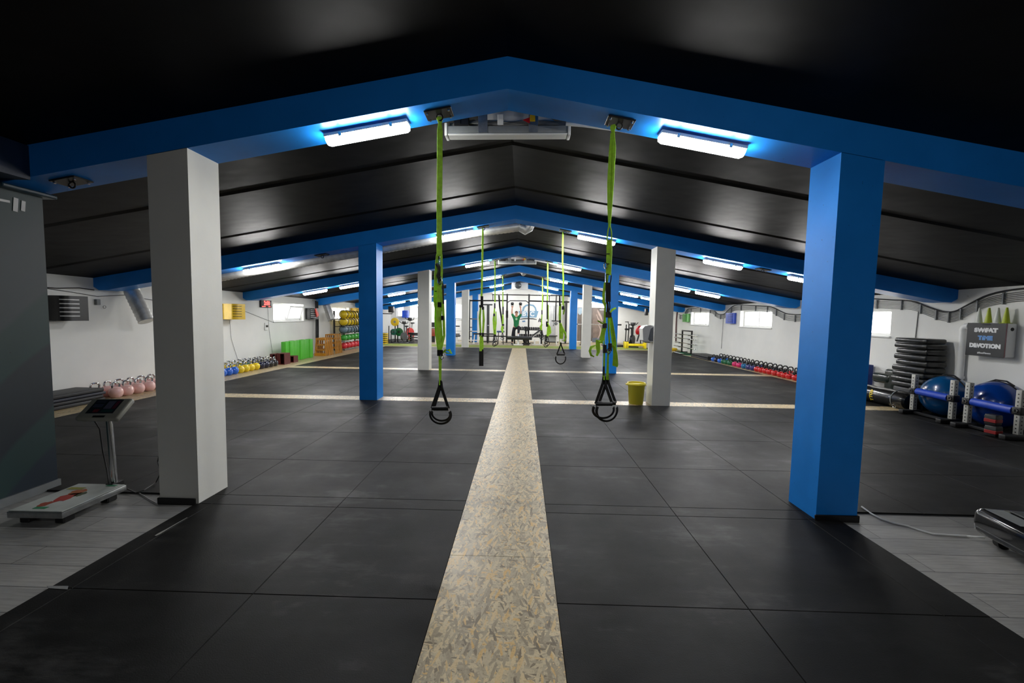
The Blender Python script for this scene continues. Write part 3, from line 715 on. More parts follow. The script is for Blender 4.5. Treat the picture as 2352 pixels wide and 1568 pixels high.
# ---------------------------------------------------------------- ridge fixture with cables and the white trunking
def make_fixture():
    t = thing('tube_fixture', 'f', 'light fixture')
    MB().rbox(-.515, .515, -.05, .05, 0, .062, .008, 2).build('housing', M_GREYP, t)
    MB().rbox(-.51, .51, -.055, .045, -.018, -.001, .006, 1).build('cover', M_WHITEP, t)
    for s in (-1, 1): MB().rbox(s * .525 - .012, s * .525 + .012, -.058, .055, -.022, .085, .006, 2).build('end_cap', M_WHITEP, t)
    for x in (-.21, .22):
        MB().rbox(x - .04, x + .04, -.054, -.05, .0, .235, .002, 1).build('bracket', M_GALV, t)
    MB().rbox(.19, .235, -.060, -.055, .09, .15, .002, 1).build('yellow_tag', M_YELLOW, t)
    MB().rbox(-.085, -.035, -.056, -.045, .065, .155, .004, 1).build('clamp', M_WHITEP, t)
    m = MB()
    for i in range(6):
        z = .075 + .016 * (i % 3); m.tube([(-.5, .01 * i - .02, z - .01), (-.3, .012 * i - .02, z + .02), (0, .01 * i - .03, z - .005), (.25, .01 * i - .02, z + .012), (.5, .01 * i - .02, z + .0)], .007, 6)
    m.build('cable_bundle', M_GREYC, t)
    m = MB().rbox(-.46, -.33, -.045, .03, .065, .15, .006, 1); m.rbox(-.44, -.40, -.05, -.044, .08, .12, .002, 1); m.build('ballast', M_BLACK, t)
    MB().prism([(-.33, .10), (-.2, .19), (-.06, .235), (.1, .235), (.3, .19), (.42, .12), (.42, .075), (-.33, .075)], .02, .06, 'y').build('insulated_pipe', M_WHITEP, t)
    MB().prism([(.13, .105), (.19, .125), (.19, .075)], -.056, -.05, 'y').build('red_tag', M_RED, t)
    return t
fx = make_fixture(); p = at(1166, 311, 3.62); fx.location = (p.x, 3.62, p.z); fx.rotation_euler = (0, -.01, 0); fx['label'] = 'unlit grey tube fixture with cables and white pipe, behind the ridge of the nearest beam'
p2 = at(1188, 605, 11.62); dup(fx, (p2.x, 11.62, p2.z), label='unlit tube fixture with cables behind the ridge of the third beam, between two straps')
t = thing('ceiling_panel', 'white rectangular unit with a round dark fan below the ridge of the fifth beam', 'ventilation unit')
a, b = at(1175, 665, 19.7), at(1213, 649, 19.7)
MB().rbox(a.x, b.x, 19.66, 19.85, a.z, b.z, .02, 2).build('casing', M_WHITEP, t)
c = at(1190, 655, 19.6); MB().cyl((c.x, 19.655, c.z), (c.x, 19.58, c.z), .16, .14, 20).build('fan', M_BLACK, t)
m = MB()
for i in range(6): m.tube(arc((c.x, 19.575, c.z), .03 + .02 * i, 0, 2 * pi, 20)[:-1], .004, 5, closed=True)
m.build('grille', M_GALV, t)
def conduit(name, lab, cat, pts, r, mt, n=8, group=None):
    return tag(MB().tube(pts, r, n).build(name, mt), lab, cat, group)
conduit('white_conduit', 'white pipe running from the nearest ridge fixture down the right slope behind the beam', 'pipe', [at(1300, 284, 3.5), at(1340, 287, 3.5), at(1420, 297, 3.5), at(1480, 308, 3.5)], .017, M_WHITEP)
conduit('white_conduit', 'white pipe running right from the third beam fixture to a lamp', 'pipe', [at(1228, 597, 11.5), at(1250, 601, 11.5), at(1280, 607, 11.5)], .03, M_WHITEP)
# flexible ducts --------------------------------------------------------------
def duct(name, lab, pts, r, ribs=True):
    P = []; R = []
    pts = [Vector(p) for p in pts]
    for i in range(len(pts) - 1):
        L = (pts[i + 1] - pts[i]).length; n = max(2, int(L / .035))
        for j in range(n):
            P.append(pts[i].lerp(pts[i + 1], j / n)); R.append(r * (1.0 if (len(P) % 2) else .93))
    P.append(pts[-1]); R.append(r)
    o = MB().tube(P, R, 14).build(name, M_FOIL, smooth=True, ang=80); tag(o, lab, 'duct'); return o
yd = YB[1] + BD + .11
lft = [(-.05, yd), (-.9, yd), (-2.0, yd), (-3.4, yd), (-5.0, yd), (-6.6, yd)]
o = duct('flexible_duct', 'long silver flexible duct running along the back of the second beam on the left slope', [(x, y, zb(x) - .02) for x, y in lft], .085)
m = MB().tube([(-.05, yd, zb(0) - .02), (.04, yd, zb(0) - .07), (.09, yd, zb(0) - .03), (.12, yd, zb(0) + .05)], [.085, .09, .095, .1], 14); m.build('open_end', M_FOIL, o)
a = at(297, 672, 7.56); b = at(336, 738, 7.56)
o = duct('flexible_duct', 'silver ribbed duct slanting down the left wall behind the nearest white column', [(a.x - .0, 7.62, a.z + .14), (a.x + .03, 7.58, a.z + .02), (b.x, 7.56, b.z)], .125)
a = at(741, 697, 15.72); b = at(757, 735, 15.72)
duct('flexible_duct', 'grey ribbed duct slanting down the left wall between the two far windows', [(a.x + .10, 15.76, a.z + .05), (a.x + .14, 15.74, a.z - .05), (b.x + .08, 15.72, b.z)], .14)
c = at(1201, 628, 15.75); o = tag(MB().tube([(c.x - .3, 15.75, c.z + .12), (c.x - .1, 15.75, c.z + .12), (c.x, 15.75, c.z + .06), (c.x + .06, 15.7, c.z - .02)], [.1, .1, .105, .11], 14).build('flexible_duct', M_FOIL), 'silver duct end curving down at the ridge of the fourth beam', 'duct')
# ---------------------------------------------------------------- wall-mounted rounded covers
def make_unit(body, slot):
    # local: back at y=0 (wall), protrudes +y, near side at -x ; corner rounded ; origin at the bottom centre
    t = thing('slotted_cover', 'u', 'wall cover')
    W, D, H, R = .36, .36, .40, .13
    poly = [(-W / 2, 0)] + [(-W / 2 + R + R * cos(a), D - R + R * sin(a)) for a in [pi - i * pi / 16 for i in range(9)]] + [(W / 2, D), (W / 2, 0)]
    MB().prism(poly, 0, H, 'z').build('cover', body, t)
    def wrap(o): return [(-W / 2 + R + (R + o) * cos(a), D - R + (R + o) * sin(a)) for a in [pi - i * pi / 16 for i in range(2, 9)]] + [(-W / 2 + R + .10, D + o)]
    for i in range(5):
        z = .07 + .065 * i; pts = wrap(.0015); vs = []
        for p in pts: vs += [(p[0], p[1], z), (p[0], p[1], z + .016)]
        MB().add(vs, [(2 * j, 2 * j + 2, 2 * j + 3, 2 * j + 1) for j in range(len(pts) - 1)]).build('slot', slot, t)
    MB().rbox(-W / 2 + .01, W / 2 - .01, -.012, 0.0, .01, H - .01, .004, 1).build('mounting_plate', M_GREYP, t)
    return t
def place_unit(u, wall, y, z, s=1.0, label='', mirror=False, d=1.0):
    x = xl(y) if wall == 'l' else xr(y)
    u.location = (x + (.014 if wall == 'l' else -.014), y, z)
    u.rotation_euler = (0, 0, -pi / 2 + (-.029) if wall == 'l' else pi / 2 + .022)
    # left wall: local +y -> world +x ; local -x -> world +y, so flip to bring the rounded corner to the near side
    u.scale = ((-s if wall == 'l' else s), d, 1.0 if wall == 'l' else .93); u['label'] = label
M_UBLACK = mat('black_satin_cover', (0.006, 0.006, 0.006, 1), 0.4); M_SLOT_W = mat('white_slot', rgb(215, 215, 215), 0.5)
M_UYEL = mat('yellow_cover', rgb(214, 176, 18), 0.3, coat=.3); M_SLOT_Y = mat('dark_yellow_slot', rgb(80, 62, 0), 0.6)
M_UBLUE = mat('blue_cover', rgb(28, 74, 190), 0.3, coat=.3); M_SLOT_B = mat('navy_slot', rgb(4, 14, 60), 0.6)
M_UGRN = mat('green_cover', rgb(60, 150, 40), 0.3, coat=.3); M_SLOT_G = mat('dark_green_slot', rgb(10, 60, 10), 0.6)
ub = make_unit(M_UBLACK, M_SLOT_W); ub['group'] = 'slotted covers on the walls'
place_unit(ub, 'l', 6.43, 1.33, 1.0, 'black slotted wall cover with white slots beside the teal partition', d=.95)
ub2 = dup(ub, (0, 0, 0)); place_unit(ub2, 'l', 14.72, 1.29, 1.3, 'black slotted wall cover at the far edge of the tilted window', d=.68)
uy = make_unit(M_UYEL, M_SLOT_Y); uy['group'] = 'slotted covers on the walls'
place_unit(uy, 'l', 10.43, 1.32, 1.0, 'yellow slotted wall cover just right of the nearest white column', d=.96)
uy2 = dup(uy, (0, 0, 0)); place_unit(uy2, 'l', 18.85, 1.37, 1.1, 'yellow slotted wall cover above the yellow wall balls')
un = make_unit(M_UBLUE, M_SLOT_B); un['group'] = 'slotted covers on the walls'
place_unit(un, 'r', 14.62, 1.37, 1.17, 'blue slotted wall cover on the right wall next to a window', d=.40)
ug = make_unit(M_UGRN, M_SLOT_G); ug['group'] = 'slotted covers on the walls'
place_unit(ug, 'r', 18.74, 1.37, 1.0, 'green slotted wall cover on the right wall next to the far window', d=.5)
u3 = dup(un, (-7.11, YBACK - .015, 1.32), label='blue slotted wall cover on the back wall between two narrow windows', rot=(0, 0, pi)); u3.scale = (.95, .9, 1.1)

# ---------------------------------------------------------------- teal partition and header
def mural():
    k = NT('teal_mural_paint'); v = k.coord((1, 1, 1)); sx = k.n('ShaderNodeSeparateXYZ'); k.l(v, sx.inputs[0])
    nz = k.noise(v, .9, 3)
    ad = k.n('ShaderNodeMath'); ad.operation = 'MULTIPLY_ADD'; k.l(sx.outputs['Y'], ad.inputs[0]); ad.inputs[1].default_value = -1.0; k.l(sx.outputs['Z'], ad.inputs[2])
    a2 = k.n('ShaderNodeMath'); a2.operation = 'MULTIPLY_ADD'; k.l(nz.outputs['Fac'], a2.inputs[0]); a2.inputs[1].default_value = .35; k.l(ad.outputs[0], a2.inputs[2])
    mp = k.n('ShaderNodeMapRange'); mp.inputs['From Min'].default_value = -3.4; mp.inputs['From Max'].default_value = -.3; k.l(a2.outputs[0], mp.inputs['Value'])
    nav = (0.0012, 0.010, 0.022); tea = (0.004, 0.036, 0.034); grey = (0.026, 0.042, 0.048)
    r = k.ramp(mp.outputs['Result'], [(0.0, nav), (0.20, (0.001, 0.013, 0.028)), (0.215, (0.002, 0.030, 0.030)), (0.30, (0.003, 0.032, 0.032)), (0.315, (0.001, 0.009, 0.018)), (0.47, (0.004, 0.015, 0.022)), (0.485, tea), (0.60, (0.007, 0.038, 0.036)), (0.62, grey), (0.78, (0.018, 0.034, 0.040)), (0.90, (0.003, 0.028, 0.028)), (1.0, nav)])
    r.color_ramp.interpolation = 'LINEAR'
    sp = k.noise(v, 26, 2); s2 = k.ramp(sp.outputs['Fac'], [(0.76, (1, 1, 1)), (0.80, (.25, .3, .32))])
    mx = k.n('ShaderNodeMix'); mx.data_type = 'RGBA'; mx.blend_type = 'MULTIPLY'; mx.inputs['Factor'].default_value = 1; k.l(r.outputs['Color'], mx.inputs['A']); k.l(s2.outputs['Color'], mx.inputs['B'])
    k.l(mx.outputs['Result'], k.b.inputs['Base Color']); k.b.inputs['Roughness'].default_value = 0.5; return k.m
M_MURAL = mural()
XP = -3.97; YP = 3.335
o = MB().box(XP - .10, XP, YF, YP, -.012, 2.47).build('wall_partition', M_MURAL, smooth=False)
S(o, 'dark teal painted partition wall with a white barbell emblem at the left edge', 'partition')
e = MB()
def emb(y, z): return (XP + .003, y + .21, z + .17)
for (y0, z0, y1, z1, wd) in ((2.60, 2.155, 2.905, 2.165, .018), (2.935, 2.10, 2.945, 2.205, .03), (2.985, 2.115, 2.993, 2.195, .026), (2.55, 2.10, 2.56, 2.205, .03)):
    d = Vector((0, y1 - y0, z1 - z0)); e.ribbon([Vector(emb(y0, z0)), Vector(emb(y1, z1))], wd, .003, (0, -d.z, d.y))
e.build('barbell_emblem', M_SLOT_W, o)
text_mesh('emblem_letter', 'E', .13, M_SLOT_W, o, Matrix(((0, 0, 1, XP + .003), (1, 0, 0, 2.995), (0, 1, 0, 2.40), (0, 0, 0, 1))), bold=.01)
MB().box(XP - .02, XP + .014, YF, YP + .012, -.012, .055).build('baseboard_left', M_GREYP, o)
o = MB().box(-4.05, -3.745, YF, YB[0] - .001, zb(-3.9) + .005, zc(-3.9) + .02).build('beam', mat('shaded_blue_paint', (0.002, 0.012, 0.04, 1), .4), smooth=False)  # blue paint with its shadow put into the darker colour
S(o, 'blue header beam, shade painted in, running towards the camera above the teal partition', 'beam')
S(MB().rbox(-4.06, -3.90, 3.02, 3.39, zb(-3.97) - .045, zb(-3.97) - .012, .01, 2).build('trim_9', mat('navy_cap', (0.006, 0.03, 0.05, 1), .3), smooth=False), 'dark rounded cap on top of the teal partition end', 'cap')

# ---------------------------------------------------------------- weighing scale
t = thing('weighing_scale', 'grey platform scale with fruit print deck and display post, beside the teal partition', 'scale')
zt = .095
c1, c2, c3, c4 = on_floor(24, 1171, zt), on_floor(133, 1178, zt), on_floor(290, 1113, zt), on_floor(182, 1108, zt)
ctr = (c1 + c2 + c3 + c4) / 4
ax = ((c3 - c2) + (c4 - c1)) / 2; ay = ((c4 - c3) + (c1 - c2)) / 2
LX = .56; LY = .42
th = math.atan2(ax.y, ax.x); ctr.z = 0
LX = ax.length; LY = ay.length
Ms = T(ctr.x, ctr.y, 0) @ RZ(th)
m = MB().rbox(-LX / 2, LX / 2, -LY / 2, LY / 2, .045, .089, .005, 2, M=Ms); m.build('deck_frame', M_GALV, t)
deck = MB().rbox(-LX / 2 + .006, LX / 2 - .006, -LY / 2 + .006, LY / 2 - .006, .089, .096, .003, 1, M=Ms).build('deck', mat('pale_grey_deck', rgb(176, 182, 178), .35), t)
def pr(name, pts, mt): MB().prism(pts, .0962, .0972, 'z', M=Ms).build(name, mt, deck)
def blob(cx, cy, a, b, n=14, ph=0): return [(cx + a * cos(2 * pi * i / n) * (1 + .2 * sin(3 * i + ph)), cy + b * sin(2 * pi * i / n) * (1 + .2 * cos(2 * i + ph))) for i in range(n)]
pr('fruit_print', blob(-.02, .02, .075, .05), mat('red_print', rgb(150, 40, 30), .5)); pr('fruit_print', blob(.075, .03, .05, .05, ph=1), mat('orange_print', rgb(170, 90, 40), .5)); pr('fruit_print', blob(.04, -.03, .04, .03, ph=2), mat('dark_print', rgb(60, 70, 40), .5))
pr('fruit_print', blob(-.13, .05, .04, .035, ph=1), mat('red_print_b', rgb(140, 60, 40), .5))
g1 = mat('green_print', rgb(40, 120, 80), .5); pr('print_bar', [(-.20, -.03), (-.17, -.03), (-.17, .06), (-.20, .06)], g1); pr('print_bar', [(.19, -.15), (.215, -.15), (.215, -.07), (.19, -.07)], g1)
pr('print_bar', [(.12, .05), (.16, .05), (.16, .17), (.12, .17)], mat('olive_print', rgb(140, 140, 50), .5))
for sx in (-1, 1):
    for sy in (-1, 1): MB().rbox(sx * (LX / 2 - .08) - .04, sx * (LX / 2 - .08) + .04, sy * (LY / 2 - .07) - .035, sy * (LY / 2 - .07) + .035, -.012, .045, .008, 1, M=Ms).build('foot', M_BLACK, t)
pb = on_floor(255, 1111, .095); pb.z = .05
tp = at(252, 968, pb.y + .02)
MB().rbox(-.05, .05, -.03, .03, .06, .10, .004, 1, M=T(pb.x, pb.y + .03, 0) @ RZ(th)).build('post_bracket', M_BLACK, t)
MB().cyl((pb.x, pb.y + .03, .06), (tp.x - .005, pb.y + .02, tp.z + .01), .021, n=16).build('post', M_STEEL, t)
dc = at(242, 940, pb.y); Mh = T(dc.x, dc.y, dc.z) @ RZ(.10) @ RX(radians(38))
hd = MB().rbox(-.155, .155, -.105, .105, -.028, .018, .014, 3, M=Mh).build('display_head', mat('display_shell', rgb(150, 150, 140), .35), t)
MB().rbox(-.105, .10, -.055, .085, .0185, .0205, .004, 1, M=Mh).build('display_panel', mat('display_glass', (0.008, 0.010, 0.02, 1), .15), hd)
for (x0, x1, y0, y1, c) in ((-.09, -.02, .05, .075, rgb(40, 46, 66)), (-.09, -.02, .005, .04, rgb(52, 58, 80)), (.0, .055, -.01, .07, rgb(84, 84, 108)), (.062, .088, -.01, .07, rgb(90, 24, 54)), (-.0, .088, -.045, -.018, rgb(18, 60, 60)), (-.06, -.02, -.045, -.015, rgb(110, 24, 40))):
    MB().rbox(x0, x1, y0, y1, .0206, .0216, .002, 1, M=Mh).build('key_field', mat('key_field', c, .3), hd)
MB().rbox(-.03, .06, -.095, -.075, .0185, .0195, .003, 1, M=Mh).build('name_plate', M_BLACK, hd)
m = MB(); m.tube([Mh @ Vector((-.05, -.08, -.028)), at(229, 985, pb.y), at(236, 1035, pb.y + .02), at(247, 1085, pb.y + .03), Vector((pb.x - .02, pb.y + .0, .10))], .005, 6); m.build('signal_cable', M_BLACK, t)
cab = tag(MB().tube([at(365, 1046, 3.5), at(362, 1060, 3.5), at(369, 1085, 3.42), on_floor(358, 1108, .01) + Vector((0, 0, .0)), on_floor(330, 1126, .01), on_floor(312, 1131, .008), on_floor(292, 1122, .015)], .004, 6).build('power_cable', M_BLACK), 'thin black cable trailing from the scale to the nearest white column', 'cable')
tag(MB().tube([on_floor(296, 1124, -.006), on_floor(320, 1132, -.006), on_floor(345, 1148, -.006), on_floor(362, 1157, -.006)], .0035, 6).build('power_cable', M_GREYC), 'thin grey cable lying on the laminate between scale and column', 'cable')

# floor litter -----------------------------------------------------------
a, b, c, d = on_floor(107, 1345, .002), on_floor(157, 1345, .002), on_floor(155, 1353, .002), on_floor(112, 1350, .002)
tag(MB().add([a, b, c, d, a - Vector((0, 0, .0015)), b - Vector((0, 0, .0015)), c - Vector((0, 0, .0015)), d - Vector((0, 0, .0015))], [(0, 1, 2, 3), (7, 6, 5, 4), (0, 4, 5, 1), (1, 5, 6, 2), (2, 6, 7, 3), (3, 7, 4, 0)]).build('paper_scrap', mat('grey_paper', rgb(120, 122, 122), .7)), 'pale paper scrap on the black mats at the edge of the laminate', 'scrap')
tag(MB().ribbon([on_floor(357, 1230, .0025), on_floor(364, 1226, .0025), on_floor(390, 1211, .0025), on_floor(430, 1188, .0025)], [.012, .02, .009, .003], .001, (1, .4, 0)).build('tape_remnant', mat('grey_tape', rgb(150, 150, 146), .6)), 'torn strip of pale tape stuck on the mats near the nearest white column', 'tape')

# black gym mats at the left ----------------------------------------------
M_FOAMB = mat('black_foam', (0.010, 0.010, 0.012, 1), .55, bump=.3, bs=80); M_FOAMN = mat('navy_foam', (0.006, 0.008, 0.020, 1), .5)
zs_ = [0.0, .06, .115, .165, .225]
for i in range(4):
    e = (.0, -.02, .01, -.01)[i]
    o = MB().rbox(-7.44 + .01 * i, -6.92 + e * .4, 5.15, 6.57 + e, zs_[i] + .002, zs_[i + 1], .016, 3).build('gym_mat', M_FOAMB if i != 2 else M_FOAMN)
    tag(o, ['thick black mat at the bottom of the stack by the left wall', 'black mat second from the bottom in the stack by the left wall', 'navy mat second from the top in the stack by the left wall', 'black mat on top of the stack by the left wall'][i], 'mat', 'mats stacked by the left wall')

# ---------------------------------------------------------------- kettlebells
def make_kb(body, hnd, comp=True):
    t = thing('kettlebell', 'k', 'kettlebell')
    if comp:
        prof = [(0, 0), (.062, 0), (.085, .018), (.103, .06), (.107, .098), (.100, .140), (.080, .174), (.055, .192), (.0, .198)]
        MB().lathe(prof, n=24).build('body', body, t)
        pts = [(-.052, 0, .165), (-.062, 0, .205), (-.064, 0, .238), (-.050, 0, .268), (-.025, 0, .280), (.025, 0, .280), (.050, 0, .268), (.064, 0, .238), (.062, 0, .205), (.052, 0, .165)]
        MB().tube(pts, .0165, 10).build('handle', hnd, t)
    else:
        prof = [(0, 0), (.055, 0), (.075, .015), (.092, .055), (.094, .088), (.083, .125), (.060, .150), (.038, .160), (.0, .163)]
        MB().lathe(prof, n=22).build('body', body, t)
        pts = [(-.045, 0, .13), (-.066, 0, .175), (-.070, 0, .205), (-.054, 0, .240), (-.026, 0, .254), (.026, 0, .254), (.054, 0, .240), (.070, 0, .205), (.066, 0, .175), (.045, 0, .13)]
        MB().tube(pts, [.02, .016, .015, .015, .015, .015, .015, .015, .016, .02], 10).build('handle', hnd, t)
    return t
KC = {'pink': mat('pink_enamel', rgb(238, 190, 184), .25, var=.03, coat=.4), 'blue': mat('blue_enamel', rgb(28, 98, 206), .25, var=.05, coat=.4), 'yellow': mat('yellow_enamel', rgb(226, 196, 14), .25, var=.05, coat=.4),
      'navy': mat('navy_enamel', rgb(14, 16, 48), .25, coat=.4), 'black': mat('black_enamel', (0.008, 0.008, 0.010, 1), .25, coat=.4), 'green': mat('green_enamel', rgb(8, 92, 58), .3, coat=.3), 'magenta': mat('magenta_enamel', rgb(206, 40, 104), .3, coat=.3),
      'red': mat('red_enamel', rgb(196, 22, 26), .3, coat=.3), 'petrol': mat('petrol_enamel', rgb(18, 100, 150), .3, coat=.3), 'violet': mat('violet_enamel', rgb(48, 48, 110), .3, coat=.3)}
M_CHRH = mat('chrome_handle', (0.66, 0.66, 0.67, 1), .14, metal=1.0)
protos = {}
ORDN = ['first', 'second', 'third', 'fourth', 'fifth', 'sixth', 'seventh', 'eighth', 'ninth', 'tenth', 'eleventh', 'twelfth', 'thirteenth', 'fourteenth', 'fifteenth', 'sixteenth', 'seventeenth', 'eighteenth', 'nineteenth', 'twentieth', 'twenty-first', 'twenty-second', 'twenty-third', 'twenty-fourth']
def kb(col, comp, x, y, rz, label, group, s=1.0, cham=M_CHRH):
    key = (col, comp)
    if key not in protos:
        o = make_kb(KC[col], cham if comp else M_BLACKM, comp); protos[key] = o
        o.location = (x, y, .002); o.rotation_euler = (0, 0, rz); o['label'] = label; o['group'] = group
    else: o = dup(protos[key], (x, y, .002), rz, label, group)
    o.scale = (s, s, s); return o
G = 'kettlebells along the left wall'
def ya(u, x): return -x * 936.5 / (1198 - u)
for i, u in enumerate([266, 291, 317, 342, 366, 389]):
    y = yx(u, 890, -7.02); kb('pink', True, -7.02, y, pi / 2 + random.uniform(-.3, .3), 'pink kettlebell with chrome handle in the front row, %s one after the black mats' % ORDN[i], G, .93)
for i, y in enumerate([6.70, 6.91, 7.12, 7.33, 7.54, 7.75]):
    kb('pink', True, -7.26, y + .02, pi / 2 + random.uniform(-.3, .3), 'pink kettlebell against the left wall, %s in the rear row behind the mats' % ORDN[i], G, .93)
seq = [(9.31, 'blue'), (9.51, 'blue'), (9.71, 'blue'), (9.92, 'yellow'), (10.12, 'yellow'), (10.32, 'yellow'), (10.52, 'yellow'), (10.73, 'navy'), (10.93, 'navy'), (11.13, 'black'), (11.33, 'black')]
cnt = {}
for y, c in seq:
    cnt[c] = cnt.get(c, 0) + 1
    kb(c, True, -6.99, y, pi / 2 + random.uniform(-.3, .3), '%s kettlebell with chrome handle in the front row, %s of its colour from the camera' % (c, ORDN[cnt[c] - 1]), G, .92)
cnt = {}
for j, (xx, cs) in enumerate(((-7.225, ['yellow'] * 5 + ['green'] * 2 + ['navy'] * 2 + ['black'] * 2), (-7.46, ['yellow'] * 4 + ['green'] * 3 + ['navy'] * 2 + ['black'] * 2))):
    for (y, _), c in zip(seq, cs):
        cnt[(c, j)] = cnt.get((c, j), 0) + 1
        kb(c, True, xx, y + .03, pi / 2 + random.uniform(-.3, .3), '%s kettlebell, left wall %s row, %s of its colour from the camera' % (c, 'middle' if j == 0 else 'rear', ORDN[cnt[(c, j)] - 1]), G, .92)

# clock ------------------------------------------------------------------
t = thing('digital_clock', 'black digital wall clock with red lit digits, high on the left wall', 'clock')
yc0, yc1 = 11.80, 12.30; xw = xl(12) + .004
MB().rbox(xw, xw + .06, yc0, yc1, 1.66, 1.87, .008, 2).build('case', M_BLACK, t)
M_LED = emit('red_led', (1.0, 0.06, 0.05), 4.0)
Mc = Matrix(((0, 0, 1, xw + .0615), (1, 0, 0, (yc0 + yc1) / 2 + .02), (0, 1, 0, 1.785), (0, 0, 0, 1)))
text_mesh('digits', '2:00', .17, M_LED, t, Mc, bold=.006, squash=.95)
for dy, wd in ((-.13, .16), (.14, .09)): MB().box(xw + .0605, xw + .0625, (yc0 + yc1) / 2 + dy - wd / 2, (yc0 + yc1) / 2 + dy + wd / 2, 1.677, 1.698).build('small_digits', M_LED, t)
# junction box and small wires on left wall
def wall_l(y, z, off=.01): return Vector((xl(y) + off, y, z))
conduit('wall_cable', 'loose black cables along the top of the left wall beside the black cover', 'cable', [wall_l(6.0, 1.86), wall_l(6.45, 1.85), wall_l(6.8, 1.88), wall_l(7.05, 1.86)], .008, M_BLACK)
conduit('wall_cable', 'thin cable drooping below the second beam on the left wall', 'cable', [wall_l(6.2, 1.85), wall_l(6.7, 1.80), wall_l(7.1, 1.75), wall_l(7.6, 1.80), wall_l(8.3, 1.72)], .005, M_BLACK)
t = thing('junction_box', 'small grey junction box with a ring on the left wall under the second beam', 'junction box')
MB().rbox(xl(7.1), xl(7.1) + .05, 7.05, 7.12, 1.60, 1.70, .006, 1).build('box', M_GREYP, t); MB().tube(arc((xl(7.2) + .03, 7.2, 1.565), .025, 0, 2 * pi, 14, 'yz')[:-1], .005, 6, closed=True).build('ring', M_STEEL, t)
t = thing('wall_socket', 'white wall socket with a black plug below the clock', 'socket')
MB().rbox(xl(13) + .002, xl(13) + .03, 12.02, 12.14, .98, 1.20, .006, 1, M=T(.03, 0, 0)).build('plate', M_WHITEP, t); MB().rbox(xl(13) + .06, xl(13) + .10, 12.05, 12.11, 1.07, 1.13, .01, 1).build('plug', M_BLACK, t)
conduit('wall_cable', 'grey cable slanting from the yellow cover down to the left window sill', 'cable', [wall_l(10.8, 1.62), wall_l(11.6, 1.42), wall_l(12.5, 1.20)], .005, M_GREYC)
conduit('wall_cable', 'thin grey cable hanging from the yellow cover down the left wall', 'cable', [wall_l(10.5, 1.35), wall_l(10.55, .8), wall_l(10.8, .2)], .004, M_GREYC)
conduit('wall_cable', 'thin grey cable hanging from the digital clock down the left wall', 'cable', [wall_l(12.2, 1.66), wall_l(12.25, .95), wall_l(12.4, .25)], .004, M_GREYC)
# hanging bands -----------------------------------------------------------
t = thing('resistance_bands', 'long black and red resistance bands hanging from the far black wall cover', 'resistance bands')
for i, (dy, mt, r, zt_, zb_) in enumerate(((0, M_BWEB, .028, 1.98, .42), (.14, M_BWEB, .035, 1.95, .30), (.07, M_GALV, .014, 1.5, .35))):
    y = 15.02 + dy; x = -7.66 - .01 * i
    MB().tube([(x, y, zb_), (x + .01, y, (zb_ + zt_) / 2), (x, y, zt_)], r, 8).build('band', mt, t)
MB().ribbon([(-7.485, 14.66, 1.68), (-7.48, 14.72, 1.56), (-7.48, 14.80, 1.40)], [.05, .12, .15], .03, (0, 1, 0)).build('red_band', mat('red_rubber', rgb(226, 60, 46), .5), t)
MB().rbox(-7.77, -7.62, 14.98, 15.22, 1.97, 2.01, .005, 1).build('hook_rail', M_GALV, t)
# green slabs ----------------------------------------------------------------
M_GFOAM = mat('green_foam', rgb(74, 172, 42), .6, var=.06)
for i in range(8):
    y0 = 12.18 + .1975 * i
    o = MB().rbox(-7.30, -7.14 + .012 * ((i * 5) % 3 - 1), y0 + .003, y0 + .1945, .002, .625 + .006 * (i % 3), .012, 2).build('foam_slab', M_GFOAM)
    tag(o, 'bright green foam slab standing by the left wall, %s in line from the dark boxes' % ORDN[i], 'foam slab', 'green foam slabs standing by the left wall')
# dark red boxes ----------------------------------------------------------------
M_MAR = mat('dark_red_wood', rgb(84, 26, 22), .5, var=.2); M_DIN = mat('dark_inside', rgb(20, 12, 12), .8)
def crate(x0, x1, y0, y1, h, lab):
    t = thing('wooden_box', lab, 'box', group='dark red boxes by the left wall'); w_ = .018
    m = MB().box(x0, x1, y0, y1, .002, w_).box(x0, x1, y1 - w_, y1, w_, h).box(x0, x0 + w_, y0, y1 - w_, w_, h).box(x1 - w_, x1, y0, y1 - w_, w_, h).box(x0 + w_, x1 - w_, y0, y1 - w_, h - w_, h).box(x0 + w_, x0 + (x1 - x0) * .45, y0, y0 + w_, w_, h - w_)
    m.build('shell', M_MAR, t, smooth=False)
    MB().box(x0 + w_, x1 - w_, y1 - w_ - .01, y1 - w_ - .002, w_, h - w_).build('inner_back', M_DIN, t); return t
crate(-7.30, -7.13, 11.62, 11.92, .31, 'dark red wooden box closest to the left wall, in front of the green slabs')
crate(-7.11, -6.88, 11.64, 11.94, .33, 'dark red wooden box in the middle of three, in front of the green slabs')
crate(-7.09, -6.91, 12.18, 12.42, .20, 'low dark red box furthest along, in front of the green slabs')
